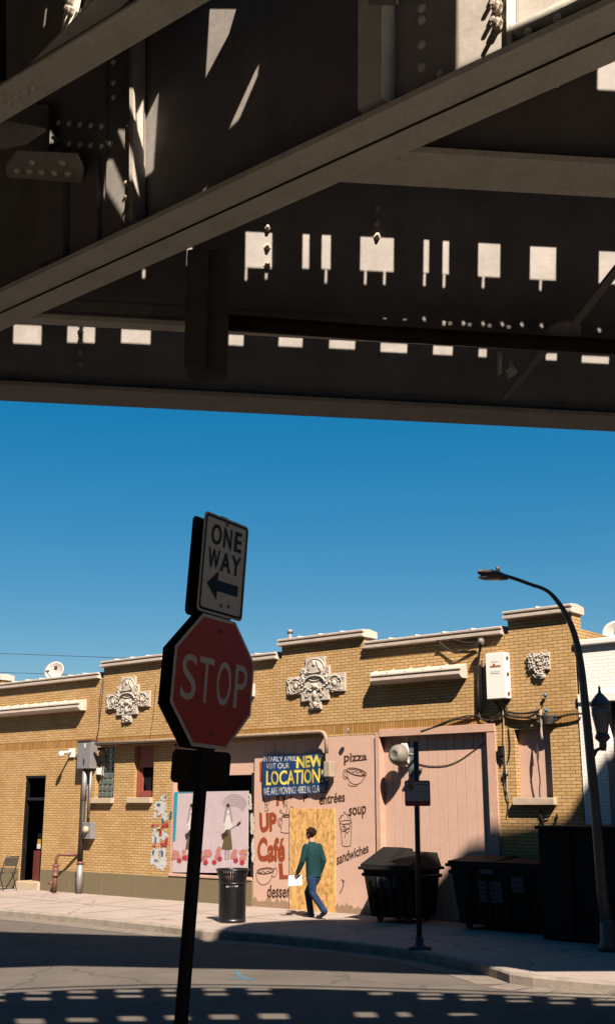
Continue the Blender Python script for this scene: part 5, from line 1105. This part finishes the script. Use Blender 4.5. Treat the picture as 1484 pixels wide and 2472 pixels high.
row(z4u, [(-22,104,9,268),(70,108,112,270),(256,116,416,277),(561,131,586,288),(653,137,682,295),(824,147,929,306),(1074,163,1198,320),(1406,186,1500,340)], p3_, n3)
for x, y0, y1 in ((90,275,338),(280,280,344),(372,282,346),(565,292,352),(659,298,360),(848,308,362),(1124,324,374)): stem(z4u, x, y0, y1, 10, p3_, n3)
z2u = lambda x, y: (742+x*.5002, y*.4998)
row(z4u, [(x-5,y,x+5,y+26) for x, y in ((562,506),(656,528),(750,527),(845,529),(938,531),(1033,533),(1128,538),(1405,560))], p3_, n3)
row(z4u, [(x,y,x+14,y+5) for x, y in ((365,516),(460,522),(678,544),(772,549),(868,555),(960,561))], p3_, n3)
row(z2u, [(1160,290,1210,412),(1400,270,1620,430)], p2_, n2)
# slivers of sun on the diagonal girder
z1u = lambda x, y: (x*.5002, y*.5)
wp = web(300,300)
for pts in ([(1020,-10),(1147,-10),(1112,110),(1001,318)], [(1257,258),(1250,312),(1162,520),(1117,562),(1130,530),(1238,292)],
            [(772,397),(746,775),(698,806),(700,545)], [(570,617),(632,625),(640,735),(627,752)], [(520,762),(545,766),(660,1040),(640,1050),(614,1058),(507,890)],
            [(1000,856),(985,905),(952,929),(956,915)], [(690,505),(690,748),(652,742),(645,690)], [(242,652),(262,690),(260,712),(234,716)]):
    op([back(web(*z1u(x,y), .02)) for x, y in pts])
op([back(hpp(x,y,.014)) for x,y in ((153,80),(166,0),(168,-20),(200,-20),(196,2),(190,30),(176,62),(172,92),(140,128),(113,152),(99,165),(110,132),(131,112))])
op([back(hpp(x,y,-.015)) for x,y in ((111,20),(114,20),(109,62),(106,62))])
op([back(web(x,y,.02)) for x,y in ((1104,164),(1104,-60),(1104,-420),(2300,-420),(2300,-340))])
verts2, edges2, loops = [], [], []
def addloop(poly):
    b = len(verts2); verts2.extend(Vector(p) for p in poly); n = len(poly); edges2.extend((b+i, b+(i+1)%n) for i in range(n))
addloop(outer)
for o in openings: addloop(o)
def inside(p, poly):
    c = False; n = len(poly)
    for i in range(n):
        (x1,y1),(x2,y2) = poly[i], poly[(i+1)%n]
        if (y1 > p[1]) != (y2 > p[1]) and p[0] < (x2-x1)*(p[1]-y1)/(y2-y1)+x1: c = not c
    return c
vo, eo, fo, *_ = delaunay_2d_cdt(verts2, edges2, [], 0, 1e-6)
dk = MB(); dk.v = [(v.x,v.y,ZD) for v in vo]
for f in fo:
    c = (sum(vo[i].x for i in f)/len(f), sum(vo[i].y for i in f)/len(f))
    if inside(c, outer) and not any(inside(c, o) for o in openings): dk.f.append(list(f)); dk.sm.append(False)
deck = thing('track_deck', 'dark plank deck of the elevated tracks with gaps shaped to throw the sun patches', 'deck', (0,0,ZD), WF)
dk.build('deck_plate', M['timber'], deck)
m = MB(); m.tube([p+Vector((0,0,.25)) for p in edge], .03, 6)
m.build('edge_rail', M['timber'], deck)
# unseen screen added on the deck edge, outlined to cast the street shadow
sy = max(p.y for p in edge)-.05
def scr(p): k = (sy-p.y)/SUN.y; q = p+SUN*k; return (q.x, q.z)
low = [scr(onz(x,y,0)) for x,y in ((0,2337),(150,2332),(742,2343),(1220,2358))] + [scr(onz(x,y,SW)) for x,y in ((1290,2346),(1484,2345))]
fw = lambda x, y: (lambda q: W(q[0],0,q[1]))(fac(x,y))
top = [scr(onz(x,y,0)) for x,y in ((0,2250),(480,2264))] + [scr(onz(x,y,SW)) for x,y in ((505,2258),(545,2238),(600,2228),(742,2221),(900,2220))] + [scr(fw(x,y)) for x,y in ((985,2190),(1020,2150),(1060,2112),(1085,2082),(1105,2060),(1126,2030),(1150,2016),(1206,2010),(1260,2002),(1330,1992),(1367,1984),(1395,1932),(1418,1898),(1470,1820))]
ext = lambda a, b, x: (x, a[1]+(b[1]-a[1])*(x-a[0])/(b[0]-a[0])*.2)
poly = [(-14, low[0][1])] + low + [(25, low[-1][1]), (25, top[-1][1]+4), (top[-1][0]+2.5, top[-1][1]+4)] + top[::-1] + [(-14, top[0][1])]
ws_ = thing('shadow_screen', 'unseen dark screen added on the track deck edge to cast the street shadow', 'screen', (0,sy,ZD), WF)
m = MB(); m.prism(poly, sy, sy+.06); m.build('screen_panel', M['steel_dark'], ws_)
for x in (-12,-5,8.9): m = MB(); m.box(x, x+.15, sy+.061, sy+.2, ZD, 9); m.build('post', M['steel_dark'], ws_)

# ================================================================== PERSON
fp = onz(756,2216,SW); FD = Vector((-.77,.64,0)); LD = Vector((-.64,-.77,0))
def P3(f, l, z): return FD*f + LD*l + Vector((0,0,z))
def fuse(name, mb, vox, mt, parent, smooth=4):            # weld overlapping volumes into one continuous surface
    me = bpy.data.meshes.new(name); me.from_pydata(mb.v, [], mb.f); me.update()
    bm = bmesh.new(); bm.from_mesh(me); bmesh.ops.recalc_face_normals(bm, faces=bm.faces); bm.to_mesh(me); bm.free()
    o = bpy.data.objects.new(name, me); col.objects.link(o)
    md = o.modifiers.new('weld', 'REMESH'); md.mode = 'VOXEL'; md.voxel_size = vox
    sm = o.modifiers.new('smooth', 'SMOOTH'); sm.factor = .5; sm.iterations = smooth
    dg = bpy.context.evaluated_depsgraph_get(); ev = bpy.data.meshes.new_from_object(o.evaluated_get(dg)); bpy.data.objects.remove(o); bpy.data.meshes.remove(me)
    ev.materials.clear(); ev.materials.append(M[mt]); ev.name = name
    for p in ev.polygons: p.use_smooth = True
    o = bpy.data.objects.new(name, ev); col.objects.link(o); o.parent = parent; return o
def rings(mb, rs, n=20):                               # stacked ellipses: (centre, half width across, half depth)
    b = len(mb.v)
    for c, rw_, rd_ in rs:
        for k in range(n): t = 2*math.pi*k/n; mb.v.append(tuple(c + LD*(rw_*math.cos(t)) + FD*(rd_*math.sin(t))))
    for i in range(len(rs)-1):
        for k in range(n): q = b+i*n; mb.f.append([q+k, q+(k+1)%n, q+n+(k+1)%n, q+n+k]); mb.sm.append(True)
    mb.f.append([b+k for k in range(n)][::-1]); mb.f.append([b+(len(rs)-1)*n+k for k in range(n)]); mb.sm += [True]*2
def limb(mb, pts, rr): mb.tube(pts, rr, 14); [mb.blob(p, r_, r_, r_, 12, 8) for p, r_ in zip(pts, rr)]
pe = thing('person', 'man in a teal sweater and blue jeans walking left with a white paper in hand', 'person', (fp.x,fp.y,SW), WF)
hipL, hipR = P3(0,.085,.86), P3(0,-.085,.86); kneeL, ankL = P3(-.06,.09,.46), P3(-.33,.09,.17); kneeR, ankR = P3(.20,-.08,.45), P3(.13,-.08,.08)
shL, shR = P3(.03,.185,1.33), P3(.01,-.185,1.33); elL, elR = P3(.06,.255,1.06), P3(-.07,-.24,1.06); wrL, wrR = P3(.20,.24,.84), P3(.02,-.25,.84)
pel, chest, nk, hd = P3(0,0,.90), P3(.01,0,1.22), P3(.035,0,1.43), P3(.065,0,1.52)
def hand(mb, w, el, s):
    d = (w-el).normalized(); inn = LD*(-1 if s == 'L' else 1)
    p0, p1 = w+d*.01, w+d*.085
    mb.hexa([p0+FD*a+inn*b for a,b in ((-.026,-.013),(.026,-.013),(.026,.013),(-.026,.013))] + [p1+FD*a+inn*b for a,b in ((-.040,-.012),(.040,-.012),(.040,.012),(-.040,.012))])
    for k in range(4):
        o = FD*(.031-.0205*k); L = (.062,.072,.068,.052)[k]; b = p1+o
        limb(mb, [b-d*.01, b+d*L*.5+inn*.006, b+d*L*.8+inn*.02, b+d*L*.92+inn*.034], [.0098,.0094,.0088,.0078])
    limb(mb, [w+d*.03+FD*.026, w+d*.055+FD*.048+inn*.008, w+d*.088+FD*.058+inn*.016], [.0125,.0115,.0095])
m = MB(); wz = P3(0,0,.95)
rings(m, [(P3(0,0,.86),.13,.09),(P3(0,0,1.0),.125,.085),(P3(.005,0,1.2),.15,.095),(P3(.02,0,1.33),.13,.075),(P3(.03,0,1.38),.06,.06),(P3(.04,0,1.45),.052,.055),(P3(.05,0,1.49),.05,.055)])
m.blob(P3(.055,0,1.585), .078, .078, .095, 18, 12); m.blob(P3(.085,0,1.545), .068, .068, .08, 16, 10); m.blob(P3(.11,0,1.50), .042, .042, .038, 12, 8)
limb(m, [P3(.150,0,1.575), P3(.172,0,1.548)], [.012,.016]); m.blob(P3(.150,0,1.515), .016, .024, .011, 10, 6)
for s_ in (-1,1): m.blob(P3(.055,.082*s_,1.555), .017, .017, .032, 10, 8); m.blob(P3(.132,.035*s_,1.592), .02, .022, .010, 10, 6)
limb(m, [shL, elL, wrL], [.05,.038,.027]); limb(m, [shR, elR, wrR], [.05,.038,.027])
limb(m, [hipL, kneeL, ankL], [.075,.05,.036]); limb(m, [hipR, kneeR, ankR], [.075,.05,.036])
hand(m, wrL, elL, 'L'); hand(m, wrR, elR, 'R')
fuse('body', m, .0055, 'skin', pe, 3)
for s in (-1,1): m = MB(); m.blob(fp+P3(.140,.033*s,1.572), .012, .012, .009, 8, 6); m.build('eye', M['ink'], pe)
m = MB(); m.blob(fp+P3(.158,0,1.512), .012, .02, .006, 8, 5); m.build('mouth', mat('lips', (.35,.12,.09), .6, .1, 9), pe)
# hair: many short locks over the skull
hm = MB(); hc = fp+P3(.05,0,1.595)
hm.blob(hc-FD*.006, .089, .089, .088, 14, 10)
for k in range(150):
    t, ph = random.uniform(0,6.28), random.uniform(-.35,1.5); d = Vector((math.cos(t)*math.cos(ph), math.sin(t)*math.cos(ph), math.sin(ph)))
    if d.dot(FD) > .55 and d.z < .45: continue
    p = hc+d*.082; tt = (d*.5+Vector((random.uniform(-.6,.6),random.uniform(-.6,.6),-.4))).normalized(); hm.tube([p, p+tt*.02+d*.004, p+tt*.036], [.013,.012,.004], 5)
hm.build('hair', M['hair'], pe)
m = MB(); rings(m, [(P3(-.01,0,.765),.160,.118),(P3(-.01,0,.80),.172,.13),(P3(-.005,0,.90),.172,.128),(P3(.0,0,1.04),.178,.125),(P3(.003,0,1.18),.192,.128),(P3(.008,0,1.28),.190,.115),(P3(.018,0,1.345),.145,.092),(P3(.03,0,1.395),.075,.072),(P3(.035,0,1.42),.066,.068)], 24)
for a_, b_, c_ in ((shL, elL, wrL), (shR, elR, wrR)): limb(m, [a_-Vector((0,0,.015)), (a_+b_)/2, b_, (b_+c_)/2, c_+(b_-c_)*.05], [.075,.064,.056,.050,.042])
m.tube([c_ for c_ in (P3(-.01+.13*math.sin(t), .165*math.cos(t), .775) for t in [2*math.pi*k/24 for k in range(25)])], .013, 8)
for k in range(7): z_ = .85+.075*k; m.tube([P3(-.135+.012*math.sin(k*2.1+q*.7), -.12+.04*q, z_+.018*math.sin(q+k)) for q in range(7)], .003, 6)
fuse('sweater', m, .0075, 'sweater', pe, 4)
m = MB(); rings(m, [(P3(-.01,0,.64),.10,.09),(P3(-.01,0,.72),.160,.12),(P3(-.012,0,.80),.165,.125),(P3(-.01,0,.92),.155,.115)], 24)
for h_, k_, a_, l_ in ((P3(-.02,.08,.74), kneeL, ankL, 0), (P3(.01,-.08,.74), kneeR, ankR, 0)):
    limb(m, [h_, (h_+k_)/2, k_, (k_+a_)/2, a_+(k_-a_)*.05, a_-(k_-a_)*.07], [.103,.09,.074,.067,.062,.064])
    for q in range(3): c_ = a_+(k_-a_)*(.05+.13*q); m.tube([c_+FD*(.062*math.sin(t))+LD*(.062*math.cos(t))+Vector((0,0,.012*math.sin(t*2+q))) for t in [2*math.pi*k/12 for k in range(13)]], .009, 6)
fuse('jeans', m, .0075, 'jeans', pe, 4)
tl = ankL + FD*.10 + Vector((0,0,-.135))
m = MB(); limb(m, [ankL+Vector((0,0,-.045))-FD*.035, ankL+FD*.035+Vector((0,0,-.085)), tl, tl+FD*.055+Vector((0,0,.004))], [.043,.043,.035,.027]); fuse('shoe', m, .007, 'shoe', pe, 3)
m = MB(); limb(m, [P3(.085,-.08,.045), P3(.165,-.08,.048), P3(.25,-.08,.036), P3(.31,-.08,.03)], [.044,.044,.036,.028]); fuse('shoe', m, .007, 'shoe', pe, 3)
# paper in the left hand
hp = fp + wrL + (wrL-elL).normalized()*.10 ; m = MB(); r_ = Vector((1,.15,0)).normalized(); n_ = Vector((.15,-1,.1)).normalized(); v = []; fs = []
for i in range(9):
    for j in range(5): a, b = i/8, j/4; v.append(hp + r_*(-.14+.27*a) + Vector((0,0,-.17+.20*b+.02*a)) + n_*(-.028+.03*math.sin(a*2.5)*(1-b)))
for i in range(8):
    for j in range(4): fs.append([i*5+j, (i+1)*5+j, (i+1)*5+j+1, i*5+j+1])
m.add(v + [p+n_*.002 for p in v], [f[::-1] for f in fs] + [[k+45 for k in f] for f in fs], True); tag(m.build('paper_sheet', M['white'], frame=WF, base=hp), 'white sheet of paper held in the walking man\'s left hand', 'paper')
